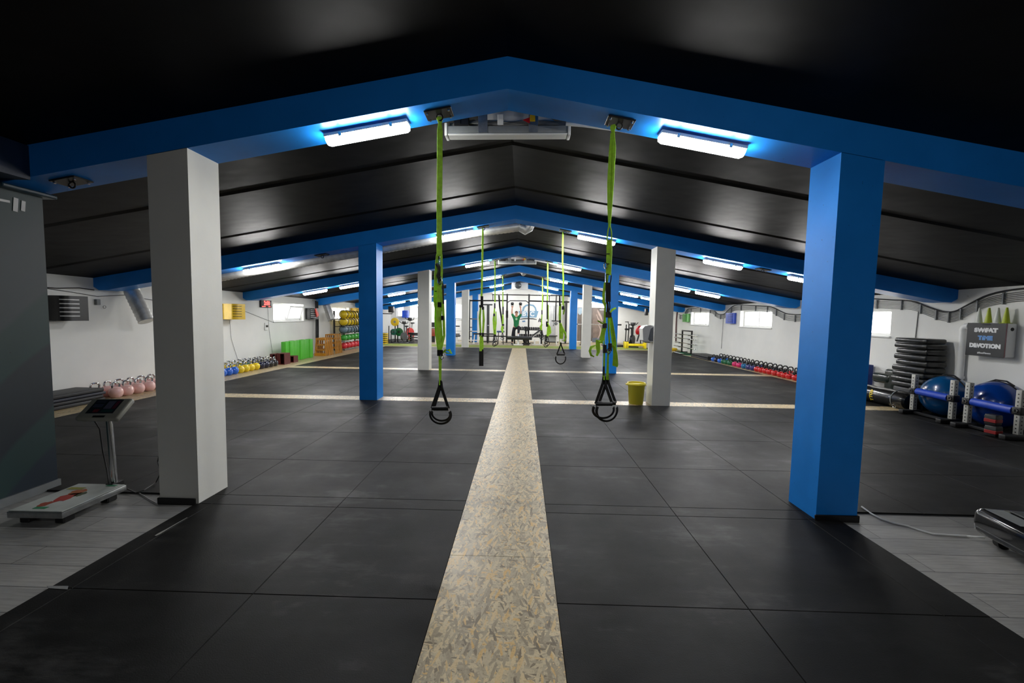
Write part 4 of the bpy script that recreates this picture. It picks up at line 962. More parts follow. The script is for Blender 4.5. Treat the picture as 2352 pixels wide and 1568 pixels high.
# hurdle stacks ----------------------------------------------------------------
M_AMBER = mat('amber_wood', rgb(176, 118, 24), .45, var=.2)
def hurdle(t, y, x0, x1, h, lean=0.0, shelves=(.33, .62, .92)):
    m = MB(); mid = (x0 + x1) / 2; wt = (x1 - x0) * .40
    for s in (-1, 1):
        m.cyl((mid + s * (x1 - x0) / 2, y - .04, .003), (mid + s * wt, y + lean, h), .017, n=8)
        m.cyl((mid + s * (x1 - x0) / 2, y + .065, .003), (mid + s * wt, y + lean + .02, h), .017, n=8)
    for q in shelves:
        wz = (x1 - x0) / 2 * (1 - q) + wt * q; m.rbox(mid - wz, mid + wz, y - .03, y + .05, h * q - .018, h * q + .018, .006, 1)
    m.rbox(mid - wt - .02, mid + wt + .02, y - .02, y + .05, h - .02, h + .015, .008, 1)
    return m
for i in range(4):
    y = 14.28 + .15 * i; t = thing('wooden_hurdle', 'low amber wooden hurdle in the nearer nest, %s from the green slabs' % ORDN[i], 'hurdle', group='amber hurdles nested by the left wall')
    hurdle(t, y, -7.32, -6.92, .62).build('frame', M_AMBER, t)
    if i == 0: MB().box(-7.32, -6.93, 14.20, 14.22, .003, .10).build('kick_board', M_AMBER, t)
for i in range(4):
    y = 15.06 + .15 * i; t = thing('wooden_hurdle', 'taller amber hurdle in the farther nest, %s counted from the camera' % ORDN[i], 'hurdle', group='amber hurdles nested by the left wall')
    hurdle(t, y, -7.36, -6.94, .72, shelves=(.3, .55, .78)).build('frame', M_AMBER, t)
# wall ball rack -----------------------------------------------------------------
t = thing('ball_rack', 'dark steel rack of slanted rails holding the wall balls', 'rack')
for y in (16.45, 18.5): MB().rbox(-7.68, -7.62, y, y + .05, .003, 1.62, .006, 1).build('upright', M_BLACKM, t)
for j, z in enumerate((.03, .36, .67, .98, 1.29)):
    for dx, dz in ((-.10, .035), (.12, -.005)): MB().cyl((-7.33 + dx, 16.45, z + dz - .0), (-7.33 + dx, 18.55, z + dz), .014, n=8).build('rail', M_BLACKM, t)
    for y in (16.47, 18.52): MB().box(-7.66, -7.2, y, y + .02, z - .015, z + .015).build('arm', M_BLACKM, t)
WBC = [('red', mat('red_ball', rgb(206, 44, 56), .4), .13), ('green', mat('green_ball', rgb(58, 158, 54), .4), .13), ('grey', mat('grey_ball', rgb(104, 126, 138), .45), .16), ('yellow', mat('yellow_ball', rgb(222, 190, 30), .4), .17), ('yellow', None, .16)]
M_BSEAM = mat('black_ball_panel', (0.01, 0.01, 0.012, 1), .5)
WBC[4] = ('yellow', WBC[3][1], .16)
for j, (c, mt, r) in enumerate(WBC):
    proto = None
    for i in range(6):
        y = 16.62 + .345 * i; z = (.03, .36, .67, .98, 1.29)[j] + .03 + r
        lab = '%s ball on the %s tier of the ball rack, %s from the camera' % (c, ['lowest', 'second', 'middle', 'fourth', 'top'][j], ORDN[i])
        rot = (.3 * i, .5 + .2 * i, .4)
        if proto is None:
            proto = thing('wall_ball', lab, 'ball', (-7.325, y, z), group='balls on the wall rack', rot=rot)
            MB().ball((0, 0, 0), r, 24, 14).build('shell', mt, proto)
            if j >= 2: MB().tube(arc((0, 0, 0), r * .99, 0, 2 * pi, 32, 'xz')[:-1], r * .13, 6, closed=True).build('panel_band', M_BSEAM, proto)
            if j >= 2: MB().tube(arc((0, 0, 0), r * .99, -.9, .9, 16, 'yz'), r * .12, 6).build('panel_band', M_BSEAM, proto)
        else: dup(proto, (-7.325, y, z), label=lab, rot=rot)
def wall_r(y, z, off=.01): return Vector((xr(y) - off, y, z))
# kettlebells along the right wall ------------------------------------------
G = 'kettlebells along the right wall'
fr = [(1638, 'blue'), (1645, 'navy'), (1653, 'blue'), (1661, 'green'), (1668, 'green'), (1676, 'green'), (1687, 'magenta'), (1697, 'magenta'), (1708.5, 'petrol'), (1719, 'violet'), (1729, 'violet'), (1739, 'red'), (1748.5, 'red'), (1758.5, 'red'), (1768.5, 'red'), (1780, 'red'), (1793, 'red'), (1803, 'red'), (1813.5, 'red'), (1828.5, 'red')]
def yr(u, x): return yx(u, 850, x)
cnt = {}
for u, c in fr:
    cnt[c] = cnt.get(c, 0) + 1; x = 6.93
    kb(c, False, x, yr(u, x), random.uniform(.1, .7), '%s kettlebell, right wall front row, %s of its colour from the far end' % (c, ORDN[cnt[c] - 1]), G, .93)
cols2 = ['navy', 'black', 'blue', 'green', 'black', 'black', 'navy', 'black', 'black', 'navy', 'black', 'violet', 'black', 'black', 'navy', 'black', 'black', 'red', 'black', 'red', 'red']
us2 = [1650, 1657, 1664, 1672, 1680, 1688, 1697, 1706.5, 1716, 1725.5, 1736, 1746, 1756, 1766, 1776, 1787, 1798, 1808, 1818, 1826, 1832]
cnt = {}
for i, u in enumerate(us2):
    c = cols2[i]; x = 7.15; cnt[c] = cnt.get(c, 0) + 1
    kb(c, False, x, 14.72 - .223 * i, random.uniform(.1, .7), '%s kettlebell, right wall rear row, %s of its colour from the far end' % (c, ORDN[cnt[c] - 1]), G, 1.08)
# bar rack --------------------------------------------------------------
t = thing('bar_rack', 'black upright rack for short barbells by the right wall', 'rack')
xb = 7.15
for y in (17.3, 18.3): MB().rbox(xb - .03, xb + .03, y - .03, y + .03, .012, .99, .006, 1).build('upright', M_BLACKM, t); MB().rbox(xb - .3, xb + .25, y - .03, y + .03, .012, .06, .006, 1).build('foot', M_BLACKM, t)
MB().rbox(xb - .032, xb + .032, 17.27, 18.33, .96, 1.02, .01, 2).build('top_bar', M_BLACKM, t)
for i, z in enumerate((.28, .46, .66, .83)):
    for y in (17.3, 18.3): MB().rbox(xb - .16, xb - .03, y - .012, y + .012, z - .035, z - .015, .003, 1).build('hook', M_BLACKM, t)
    b = thing('short_barbell', 'chrome barbell on the %s hooks of the bar rack' % ['lowest', 'second lowest', 'second highest', 'highest'][i], 'barbell', (xb - .10, 17.8 - .12 * (i % 2), z), group='barbells on the bar rack')
    MB().cyl((0, -1.15, 0), (0, 1.15, 0), .0145, n=10).build('shaft', M_STEEL, b)
    for s in (-1, 1): MB().cyl((0, s * .70, 0), (0, s * 1.16, 0), .025, n=12).build('sleeve', M_STEEL if s < 0 else M_GALV, b)
o = tag(MB().rbox(6.85, 7.42, 16.9, 18.6, .0015, .012, .004, 1).build('green_mat', mat('green_rubber', rgb(18, 120, 74), .5)), 'thin green mat under the bar rack', 'mat')
t = thing('bar_tray', 'white-edged black tray on the floor at the far end of the bar rack', 'tray'); MB().rbox(6.72, 6.84, 17.3, 18.2, .002, .035, .006, 1).build('tray', M_BLACK, t); MB().rbox(6.73, 6.83, 17.35, 18.15, .035, .045, .003, 1).build('edge', M_WHITEP, t)
o = tag(MB().lathe([(0, .002), (.14, .002), (.2, .08), (.17, .13), (0, .14)], (7.15, 19.35, 0), 18).build('sand_bag', mat('yellow_fabric', rgb(214, 180, 30), .6, bump=.4, bs=20)), 'round yellow bag on the floor beyond the bar rack', 'bag')
o = tag(MB().tube([wall_r(20.1, 1.95, .03), wall_r(20.12, 1.5, .05), wall_r(20.15, 1.05, .04), wall_r(20.1, .35, .04)], .03, 8).build('hanging_band', mat('maroon_rubber', rgb(74, 26, 30), .5)), 'dark red band hanging down the right wall beyond the bar rack', 'band')
for i in range(2):
    o = MB().rbox(6.80 + .02 * i, 7.42, 14.98 + .05 * i, 16.45, .002 + .075 * i, .073 + .075 * i, .016, 3).build('gym_mat', M_FOAMB)
    tag(o, ['lower black gym mat by the right wall next to the blue kettlebells', 'upper black gym mat by the right wall, its grey top bare'][i], 'mat')
# conduits along the right wall ------------------------------------------------
t = thing('conduit_run', 'bundle of thin grey conduits and black cable waving along the right wall top', 'conduits')
wave = [(5.2, 1.98), (6.1, 1.96), (6.55, 1.90), (6.85, 1.76), (7.05, 1.66), (7.25, 1.66), (7.5, 1.74), (7.85, 1.86), (8.3, 1.89), (9.0, 1.93), (9.9, 1.88), (10.5, 1.74), (10.9, 1.62), (11.5, 1.62), (11.85, 1.70), (12.3, 1.84), (12.8, 1.90), (13.6, 1.93), (14.5, 1.94), (14.95, 1.80), (15.3, 1.66), (15.8, 1.68), (16.2, 1.84), (16.8, 1.92), (18.0, 1.93), (18.7, 1.92), (19.0, 1.80), (19.2, 1.63), (19.55, 1.61), (19.85, 1.64)]
def smooth_pts(p, n=4):
    out = []
    for i in range(len(p) - 1):
        a = p[max(i - 1, 0)]; b = p[i]; c = p[i + 1]; d = p[min(i + 2, len(p) - 1)]
        for j in range(n):
            s = j / n; out.append(tuple(.5 * ((2 * b[k]) + (c[k] - a[k]) * s + (2 * a[k] - 5 * b[k] + 4 * c[k] - d[k]) * s * s + (3 * b[k] - a[k] - 3 * c[k] + d[k]) * s ** 3) for k in range(2)))
    out.append(p[-1]); return out
sw = smooth_pts(wave)
for i in range(6): MB().tube([wall_r(y, z + .02 - .026 * i, .02) for y, z in sw], .0055, 6).build('conduit', M_GREYC, t)
MB().tube([wall_r(y, z + .055 + .012 * sin(y * 2.3), .03) for y, z in sw], .012, 6).build('black_cable', M_BLACK, t)
for j in range(2, len(sw) - 1, 4):
    y, z = sw[j]; MB().rbox(xr(y) - .042, xr(y) - .002, y - .012, y + .012, z - .135, z + .045, .003, 1).build('bracket', M_GREYP, t)
conduit('wall_conduit', 'thin grey pipe dropping down the right wall above the stacked black pads', 'pipe', [wall_r(7.72, 1.72), wall_r(7.74, 1.2)], .008, M_GREYC)
conduit('wall_conduit', 'thin grey pipe dropping down the right wall beyond the blue cover', 'pipe', [wall_r(15.35, 1.55), wall_r(15.4, .42)], .012, mat('pale_pipe', rgb(190, 190, 186), .5))
# sign box with cones ------------------------------------------------------------
t = thing('boiler_box', 'white wall box with a black front panel reading SWEAT TIME DEVOTION', 'wall box')
xf = 7.13; y0, y1, z0, z1 = 6.165, 6.665, 1.01, 1.515
MB().rbox(xf, xr(6.1) - .003, y0, y1, z0, z1, .02, 3).build('casing', M_WHITEP, t)
pan = MB().rbox(xf - .008, xf - .0005, y0 + .004, y1 + .03, z0 - .005, z1 + .002, .002, 1).build('front_panel', mat('charcoal_panel', rgb(29, 31, 33), .5), t)
MB().box(xf - .0065, xf - .0005, y0 - .002, y0 + .0035, z0, z1).build('red_edge', mat('dark_red_edge', rgb(90, 20, 36), .4), pan)
MB().cyl((xf + .075, y0 - .002, 1.43), (xf + .075, y0 + .004, 1.43), .026, n=18).build('round_hole', M_BLACK, t)
M_TXT = mat('white_lettering', rgb(222, 224, 226), .5); M_TXTB = mat('blue_lettering', rgb(86, 142, 206), .5)
yc = (y0 + y1) / 2 + .016
def sgn(s, size, z, mt, squash, bold): text_mesh('lettering', s, size, mt, pan, Matrix(((0, 0, -1, xf - .0085), (-1, 0, 0, yc), (0, 1, 0, z), (0, 0, 0, 1))), depth=.0008, bold=bold, squash=squash)
sgn('SWEAT', .082, 1.405, M_TXT, 1.16, .007); sgn('TIME', .082, 1.285, M_TXTB, 1.10, .007); sgn('DEVOTION', .082, 1.165, M_TXT, 1.0, .007); sgn('#BestFitness', .036, 1.055, M_TXT, 1.0, .0008)
MB().tube([(xf - .009, yc + .05, 1.495), (xf - .016, yc, 1.492), (xf - .009, yc - .06, 1.493)], .004, 6).build('handle', M_BLACK, pan)
M_CY = mat('yellow_green_cone', rgb(168, 184, 20), .45); M_CW = mat('pale_cone', rgb(206, 210, 204), .45)
for i, (y, mt, lb) in enumerate(((6.60, M_CW, 'pale grey training cone on the wall box, farthest from the camera'), (6.47, M_CY, 'yellow-green training cone on the wall box, second from the far end'), (6.35, M_CW, 'pale grey training cone on the wall box between two yellow-green cones'), (6.24, M_CY, 'yellow-green training cone on the wall box, nearest to the camera'))):
    t = thing('training_cone', lb, 'cone', (7.19, y, z1 + .001), group='cones on the wall box')
    MB().lathe([(0, 0), (.045, 0), (.043, .01), (.012, .235), (.0, .238)], n=18).build('body', mt, t)
    MB().rbox(-.05, .05, -.05, .05, 0, .008, .003, 1).build('base', mt, t)
t = thing('drain_pipe', 'white drain pipe with an elbow beside the black sign panel', 'pipe')
xp = xr(6.92) - .06
MB().cyl((xp, 6.86, .003), (xp, 6.86, 1.40), .045, n=16).build('pipe', M_WHITEP, t)
MB().tube([(xp, 6.86, 1.38), (xp, 6.85, 1.43), (xp, 6.82, 1.46), (xp, 6.77, 1.46)], .054, 14).build('elbow', M_WHITEP, t)
MB().tube([(xp, 6.77, 1.46), (xp, 6.70, 1.46)], .04, 14).build('collar', M_GREYP, t)
MB().cyl((xp, 6.86, .60), (xp, 6.86, .64), .056, n=16).build('collar', M_WHITEP, t)
# stack of black pads ---------------------------------------------------------
zcur = .36
hts = [.095, .09, .10, .105, .10, .105, .10, .095, .09]
for i, hh in enumerate(hts):
    ox = random.uniform(-.015, .015); oy = random.uniform(-.03, .03)
    m = MB().rbox(6.85 + ox, 7.21, 7.05 + oy, 7.66 + oy + random.uniform(-.03, .03), zcur, zcur + hh - .008, .03, 4)
    o = m.build('strike_pad', M_VINYL); tag(o, 'black vinyl pad by the drain pipe, %s from the bottom of its stack' % ORDN[i] if i < len(hts) - 1 else 'black vinyl pad on top of the stack by the drain pipe', 'pad', 'black vinyl pads stacked by the right wall'); zcur += hh
tag(MB().rbox(6.87, 7.21, 7.06, 7.64, .002, .352, .03, 3).build('padded_block', M_BLACK), 'plain black padded block underneath the stack of vinyl pads', 'block')
# lying punching bag --------------------------------------------------------------
t = thing('punching_bag', 'black punching bag lying on the floor by the right wall, yellow lettering round it', 'punching bag')
xc_, zc_, rb = 6.655, .157, .155; ya0, ya1 = 7.03, 8.36
MB().lathe([(0, 0), (.12, 0), (rb - .008, .03), (rb, .10), (rb, .62), (rb - .01, .70), (rb, .78), (rb, 1.25), (rb - .012, 1.31), (.11, 1.335), (0, 1.335)], (xc_, ya0, zc_), 28, M=RX(-pi / 2)).build('body', mat('black_bag_vinyl', (0.008, 0.008, 0.008, 1), .22, bump=.5, bs=7, coat=.3), t)
MB().tube([(xc_ + (rb + .003) * cos(a), ya0 + .22, zc_ + (rb + .003) * sin(a)) for a in [2 * pi * i / 28 for i in range(28)]], .008, 6, closed=True).build('seam', M_GREYP, t)
MB().tube(arc((xc_ - rb - .01, ya0 + .13, .06), .03, 0, 2 * pi, 14, 'yz')[:-1], .005, 6, closed=True).build('metal_ring', M_STEEL, t)
lett = mat('yellow_lettering', rgb(206, 178, 26), .5)
for i, s in enumerate('TTOP'):
    a = pi + .55 - .36 * i; Mx = T(xc_ + (rb + .002) * cos(a), ya0 + .62, zc_ + (rb + .002) * sin(a)) @ Matrix(((0, 0, 0, 0), (0, 0, 0, 0), (0, 0, 0, 0), (0, 0, 0, 1)))
    nrm = Vector((cos(a), 0, sin(a))); tang = Vector((-sin(a), 0, cos(a))) * -1.0
    R = Matrix(((tang.x, 0, nrm.x, xc_ + (rb + .0022) * cos(a)), (tang.y, 1, nrm.y, ya0 + .62), (tang.z, 0, nrm.z, zc_ + (rb + .0022) * sin(a)), (0, 0, 0, 1)))
    if R.to_3x3().determinant() < 0: R = R @ Matrix.Diagonal((-1, 1, 1, 1))
    text_mesh('lettering', s, .085, lett, t, R, depth=.001, bold=.004, squash=.9)
t = thing('padded_shield', 'dark green-black padded shield standing behind the punching bag', 'padded shield')
MB().rbox(7.12, 7.30, 7.76, 8.14, .003, .60, .06, 5).build('backrest', mat('dark_green_vinyl', (0.008, 0.014, 0.011, 1), .25, coat=.3, bump=.3, bs=8), t)
MB().rbox(7.10, 7.30, 7.98, 8.40, .30, .50, .07, 5).build('cushion', mat('dark_green_vinyl_b', (0.008, 0.015, 0.012, 1), .25, coat=.3), t)
tag(MB().rbox(7.10, 7.28, 8.55, 8.72, .003, .62, .01, 2).build('foam_block', mat('blue_foam', rgb(10, 40, 110), .6)), 'blue foam block standing by the right wall beside the blue column', 'foam block')
# roller racks ----------------------------------------------------------------
def roller_rack(ya_, yb_, lab):
    t = thing('roller_rack', lab, 'exercise rack', group='low roller racks by the right wall'); xx = 6.5
    for y in (ya_, yb_):
        up = MB().rbox(xx - .032, xx + .032, y - .032, y + .032, .07, .655, .005, 2).build('upright', mat('grey_powder_steel', rgb(160, 160, 154), .4), t)
        m = MB()
        for i in range(11):
            z = .10 + .05 * i
            m.cyl((xx - .0325, y, z), (xx - .0335, y, z), .009, n=10); m.cyl((xx, y - .0325, z), (xx, y - .0335, z), .009, n=10)
        m.build('hole', M_BLACK, up)
        MB().rbox(xx - .20, xx + .12, y - .04, y + .04, .003, .07, .01, 2).build('foot', M_BLACKM, t)
        MB().rbox(xx - .05, xx + .05, y - .05, y + .05, .33, .43, .01, 2).build('clamp', M_BLACKM, t)
        MB().tube(arc((xx - .058, y, .385), .022, 0, 2 * pi, 16, 'yz')[:-1], .005, 6, closed=True).build('pin_ring', M_STEEL, t)
    MB().cyl((xx, yb_ + .06, .375), (xx, ya_ - .06, .385), .056, n=20).build('padded_roller', mat('blue_pad', rgb(16, 60, 170), .45), t)
    MB().rbox(xx - .03, xx + .03, yb_ + .04, ya_ - .04, .012, .05, .006, 1).build('base_rail', M_BLACKM, t)
roller_rack(6.83, 6.22, 'low rack of two perforated grey posts and a blue padded roller, farther of the pair')
roller_rack(6.01, 5.40, 'low rack of two perforated grey posts and a blue padded roller, nearer of the pair')
M_BB = mat('blue_gym_ball', rgb(4, 52, 130), .22, coat=.4, var=.05)
def gymball(y, r, lab, mt):
    x = xr(y) - (.08 if r < .33 else .03) - r; t = thing('gym_ball', lab, 'exercise ball', (x, y, .003 + r)); MB().ball((0, 0, 0), r, 36, 22).build('shell', mt, t)
    MB().tube(arc((0, 0, 0), r * .995, 0, 2 * pi, 40, 'yz')[:-1], .012, 6, closed=True).build('rim_band', M_BLACK, t)
    MB().tube([(.02, -r * .5, r * .9), (.03, -r * .2, r * 1.05), (.03, r * .2, r * 1.05), (.02, r * .55, r * .86)], .012, 6).build('strap', M_BLACK, t)
gymball(6.70, .325, 'large blue-green gym ball behind the farther roller rack', mat('teal_gym_ball', rgb(6, 70, 120), .25, coat=.4))
gymball(6.02, .335, 'largest deep blue gym ball behind the nearer roller rack', M_BB)
for i in range(2):
    t = thing('weight_block', ['black block with red band on the floor between the nearer roller rack posts', 'small black block with a red band on top of another under the blue roller'][i], 'block', (6.36 + .02 * i, 5.55 + .03 * i, .003 + .145 * i), rz=.2)
    MB().rbox(-.06, .06, -.06, .06, 0, .143, .012, 2).build('body', M_BLACK, t); MB().rbox(-.063, .063, -.063, .063, .035, .085, .006, 1).build('red_band', mat('red_band', rgb(140, 8, 10), .5), t); MB().rbox(-.061, .061, -.061, .061, .09, .125, .004, 1).build('grey_band', mat('dark_grey_band', rgb(54, 56, 54), .5), t)
# machine at the right edge -------------------------------------------------------
t = thing('treadmill', 'glossy black rounded machine end with small wheels at the right edge on the laminate', 'treadmill')
A = on_floor(2264, 1238, -.012); A.z = 0
Mt = T(A.x - .10, A.y + .02, 0) @ RZ(-.16)
MB().rbox(.0, 1.9, -.60, .0, .045, .225, .05, 5, M=Mt).build('body', M_BLACKG, t)
MB().rbox(.16, 1.9, -.52, -.08, .226, .238, .004, 1, M=Mt).build('running_belt', mat('dark_belt', rgb(60, 64, 64), .6), t)
MB().rbox(.035, .145, -.30, -.06, .2255, .2285, .002, 1, M=Mt).build('label_plate', mat('silver_label', rgb(120, 124, 124), .3), t)
MB().rbox(-.004, .02, -.5, -.05, .075, .10, .004, 1, M=Mt).build('trim_strip', mat('dark_grey_gloss', rgb(44, 46, 48), .3), t)
for y in (-.50, -.12): MB().cyl(Mt @ Vector((.10, y - .02, .028)), Mt @ Vector((.10, y + .02, .028)), .04, n=18).build('wheel', M_BLACK, t)
tag(MB().tube([at(1979, 1163, 3.30), on_floor(2001, 1179, -.004), on_floor(2023, 1191, -.005), on_floor(2050, 1200, -.005), on_floor(2083, 1207, -.005), on_floor(2112, 1217, -.005), on_floor(2144, 1226, -.005), on_floor(2175, 1228, -.005), on_floor(2220, 1231, -.005), on_floor(2262, 1234, .02)], .0065, 8).build('power_cable', M_WHITEP), 'white cable running over the laminate from the nearest blue column to the treadmill', 'cable')
# dispenser and bin -----------------------------------------------------------
t = thing('towel_dispenser', 'white paper towel dispenser mounted on the second white column on the right', 'dispenser')
x1 = CR[0] - .002
MB().prism([(x1, 1.10), (x1, 1.385), (x1 - .06, 1.395), (x1 - .15, 1.375), (x1 - .185, 1.33), (x1 - .17, 1.13), (x1 - .12, 1.105)], 7.09, 7.30, 'y').build('cover', M_WHITEP, t, ang=25)
MB().prism([(x1, 1.12), (x1, 1.37), (x1 - .05, 1.33), (x1 - .085, 1.15), (x1 - .06, 1.12)], 7.084, 7.09, 'y').build('side_panel', mat('grey_side', rgb(110, 114, 120), .4), t)
MB().rbox(x1 - .13, x1 - .04, 7.12, 7.27, 1.085, 1.105, .004, 1).build('paper_slot', M_GREYP, t)
t = thing('waste_bin', 'translucent yellow waste bin beside the second white column on the right', 'bin', (2.045, 7.20, .002))
k = NT('translucent_yellow'); k.b.inputs['Base Color'].default_value = rgb(214, 204, 70); k.b.inputs['Roughness'].default_value = .35; k.b.inputs['Transmission Weight'].default_value = .35; k.b.inputs['IOR'].default_value = 1.2
M_BIN = k.m
MB().lathe([(0, 0), (.115, 0), (.122, .01), (.145, .33), (.137, .33), (.114, .018), (0, .018)], n=32).build('body', M_BIN, t)
MB().lathe([(.140, .325), (.165, .332), (.168, .352), (.155, .375), (.140, .372), (.150, .352)], n=32).build('rim', mat('yellow_rim', rgb(222, 206, 60), .35), t)
MB().rbox(-.185, -.15, -.05, .05, .33, .352, .008, 2).build('handle', mat('yellow_rim_b', rgb(222, 206, 60), .35), t)
tag(MB().tube([(2.06, 7.19, .03), (2.065, 7.2, .12), (2.05, 7.19, .17)], .045, 10).build('crumpled_towel', mat('dark_green_cloth', rgb(40, 54, 20), .8)), 'dark crumpled towel inside the yellow waste bin', 'towel')
def px(y): return y / 936.5
# logo on the back wall ---------------------------------------------------------
t = thing('wall_logo', 'blue kettlebell logo with white BTC letters painted on the back wall', 'logo', kind='thing')
M_LB = mat('logo_blue', rgb(122, 160, 188), .6, var=.04); YW = YBACK - .004
def wp(u, v): p = at(u, v, YW); return (p.x, p.z)
n = 14; yo = YW
cx = (wp(1214, 720)[0]); 
body = [wp(1191, 714), wp(1237, 714), wp(1232, 729), (wp(1214, 728.6)[0], wp(1214, 728.6)[1]), wp(1196, 729)]
MB().prism(body, YW - .004, YW, 'y').build('kettlebell_shape', M_LB, t)
out = [wp(1199, 714), wp(1201, 705), wp(1208, 699.5), wp(1217, 698), wp(1226, 700), wp(1231, 706), wp(1233, 714), wp(1229.5, 714), wp(1228, 707.5), wp(1224, 703), wp(1217, 701.5), wp(1209, 703), wp(1205, 707), wp(1203, 714)]
m = MB(); h = len(out) // 2; vs = [(p[0], YW - .003, p[1]) for p in out]
m.add(vs, [(i, i + 1, 12 - i, 13 - i) for i in range(0, 6)]); m.build('handle_shape', M_LB, t)
pc = at(1213.5, 721, YW); M_LW = mat('logo_white', rgb(226, 230, 232), .6)
text_mesh('lettering', 'BTC', .40, M_LW, t, Matrix(((1, 0, 0, pc.x), (0, 0, -1, YW - .0055), (0, 1, 0, pc.z), (0, 0, 0, 1))), depth=.001, bold=.014, squash=1.0)
m = MB(); m.ribbon([(wp(u, v)[0], YW - .002, wp(u, v)[1]) for u, v in ((1191, 733.4), (1202, 731.8), (1213, 731.4), (1224, 731.8), (1233, 733.6))], [.03, .06, .065, .06, .03], .003, (0, .0, 1)); m.build('swoosh', M_BLACK, t)
pc = at(1239, 735, YW); text_mesh('lettering', 'it', .34, M_BLACK, t, Matrix(((1, 0, 0, pc.x), (0, 0, -1, YW - .003), (0, 1, 0, pc.z), (0, 0, 0, 1))), depth=.001, bold=.012, shear=.35)
pc = at(1203, 738, YW); MB().prism([wp(1199, 736.5), wp(1206, 735.8), wp(1207, 739), wp(1200, 739.5)], YW - .003, YW, 'y').build('blue_letter_part', mat('logo_blue_dark', rgb(90, 130, 176), .6), t)
# banner ----------------------------------------------------------------------------
t = thing('wall_banner', 'large grey-brown banner with a muscular bare back on the right part of the back wall', 'banner')
A = wp(1327, 706); B = wp(1399, 792)
def ban():
    k = NT('brown_banner_print'); v = k.coord(); nz = k.noise(v, 1.6, 5); r = k.ramp(nz.outputs['Fac'], [(0.3, rgb(62, 54, 48)), (0.7, rgb(112, 100, 92))]); k.l(r.outputs['Color'], k.b.inputs['Base Color']); k.b.inputs['Roughness'].default_value = .5; return k.m
MB().box(A[0], B[0], YW - .01, YW, .06, A[1]).build('sheet', ban(), t)
M_SK = mat('printed_skin', rgb(170, 150, 140), .5, var=.15, vs=5); M_SKD = mat('printed_skin_dark', rgb(112, 96, 86), .5, var=.2, vs=5)
def flat(name, pts, mt, off): MB().prism([wp(*p) for p in pts], YW - .011 - off, YW - .0105 - off + .0004, 'y').build(name, mt, t)
flat('printed_back', [(1362, 708), (1371, 707), (1377, 716), (1383, 726), (1384, 740), (1379, 752), (1376, 770), (1372, 782), (1362, 782), (1361, 740)], M_SKD, 0)
for pts, w_ in (([(1372, 712), (1376, 720), (1380, 728), (1383, 737)], .10), ([(1376, 748), (1380, 757), (1378, 768), (1373, 778)], .09), ([(1370, 722), (1373, 730), (1378, 738), (1375, 748)], .06)):
    m = MB(); m.ribbon([(wp(*p)[0], YW - .0135, wp(*p)[1]) for p in pts], [w_ * .5] + [w_] * (len(pts) - 2) + [w_ * .5], .001, (1, 0, 0)); m.build('printed_arm', M_SK, t)
flat('printed_logo', [(1327.5, 707), (1337, 707), (1337, 718), (1334, 722), (1332, 723), (1330, 722), (1327.5, 719)], mat('printed_logo_blue', rgb(150, 170, 184), .5), .0005)
flat('printed_bar', [(1360, 776), (1378, 775), (1378, 790), (1360, 790)], mat('printed_grey', rgb(90, 98, 108), .5), .0005)
# rig -----------------------------------------------------------------------------------
YR = 23.1
t = thing('pull_up_rig', 'tall black steel pull-up rig with uprights and cross bars in front of the back wall', 'rig')
def bar(p, q, r, mt=M_BLACKM, name='bar', par=None): return MB().cyl(p, q, r, n=10).build(name, mt, par or t)
xa, xb = at(1164.5, 720, YR).x, at(1214.5, 720, YR).x
zt = at(1190, 677, YR).z; zm = at(1190, 690.5, YR).z
for x, nm in ((xa, 'left'), (xb, 'right'), (at(1300, 720, YR).x, 'far right'), (at(1078, 720, YR).x, 'far left')):
    up = MB().rbox(x - .045, x + .045, YR - .045, YR + .045, .003, zt + (.05 if nm in ('left', 'right') else -.30), .006, 1).build('upright', M_BLACKM, t)
    MB().rbox(x - .3, x + .3, YR - .05, YR + .05, .002, .03, .005, 1).build('foot', M_BLACKM, t)
x0, x1 = at(1130, 677, YR).x, at(1308, 679, YR).x
bar((x0, YR, zt), (x1, YR, zt - .01), .028)
bar((at(1076, 690, YR).x, YR, zm - .03), (xa, YR, zm), .04); bar((xb, YR, zm), (x1, YR, zm - .03), .04)
MB().tube([(xa, YR, zm - .12), (xa + .17, YR, zm + .0), (xb - .17, YR, zm), (xb, YR, zm - .12)], .026, 10).build('pull_up_bar', M_BLACKM, t)
for u in (1132, 1248, 1262): x = at(u, 680, YR).x; bar((x, YR, zt), (x, YR, zm), .02)
conduit('climbing_rope', 'black rope slanting down from the rig left of the green-shirted person', 'rope', [at(1146, 678, 22.6), at(1148, 705, 22.5), at(1153, 738, 22.4), at(1156, 755, 22.3)], .045, M_BWEB)
# weights on the left rig post
t = thing('weight_storage', 'black plate storage pegs with small plates on the left rig post', 'plate holder')
for i in range(7): p = at(1164.5, 714 + 2.4 * i, YR - .1); MB().cyl((p.x - .07, YR - .09, p.z), (p.x + .07, YR - .09, p.z), .022, n=8).build('peg', M_BLACKM, t)
# suspended black trainer right
t = thing('black_strap_trainer', 'black strap with a bar handle hanging from the right part of the rig', 'strap trainer')
m = MB(); m.ribbon([at(1278, 677, 22.5), at(1277, 700, 22.5), at(1276, 736, 22.5)], [.05, .06, .075], .02, (1, 0, 0)); m.build('strap', M_BWEB, t)
MB().cyl(at(1267, 736.5, 22.5), at(1284, 737.5, 22.5), .028, n=10).build('bar_handle', M_BLACKM, t)
MB().lathe([(0, -.10), (.08, -.06), (.10, 0), (.08, .06), (0, .10)], at(1277, 743, 22.5), 14).build('grey_weight', M_GREYP, t)
m = MB(); m.tube([at(1289, 678, 22.5), at(1288, 700, 22.5), at(1285, 728, 22.5)], .014, 6); m.build('cord', M_BLACK, t)
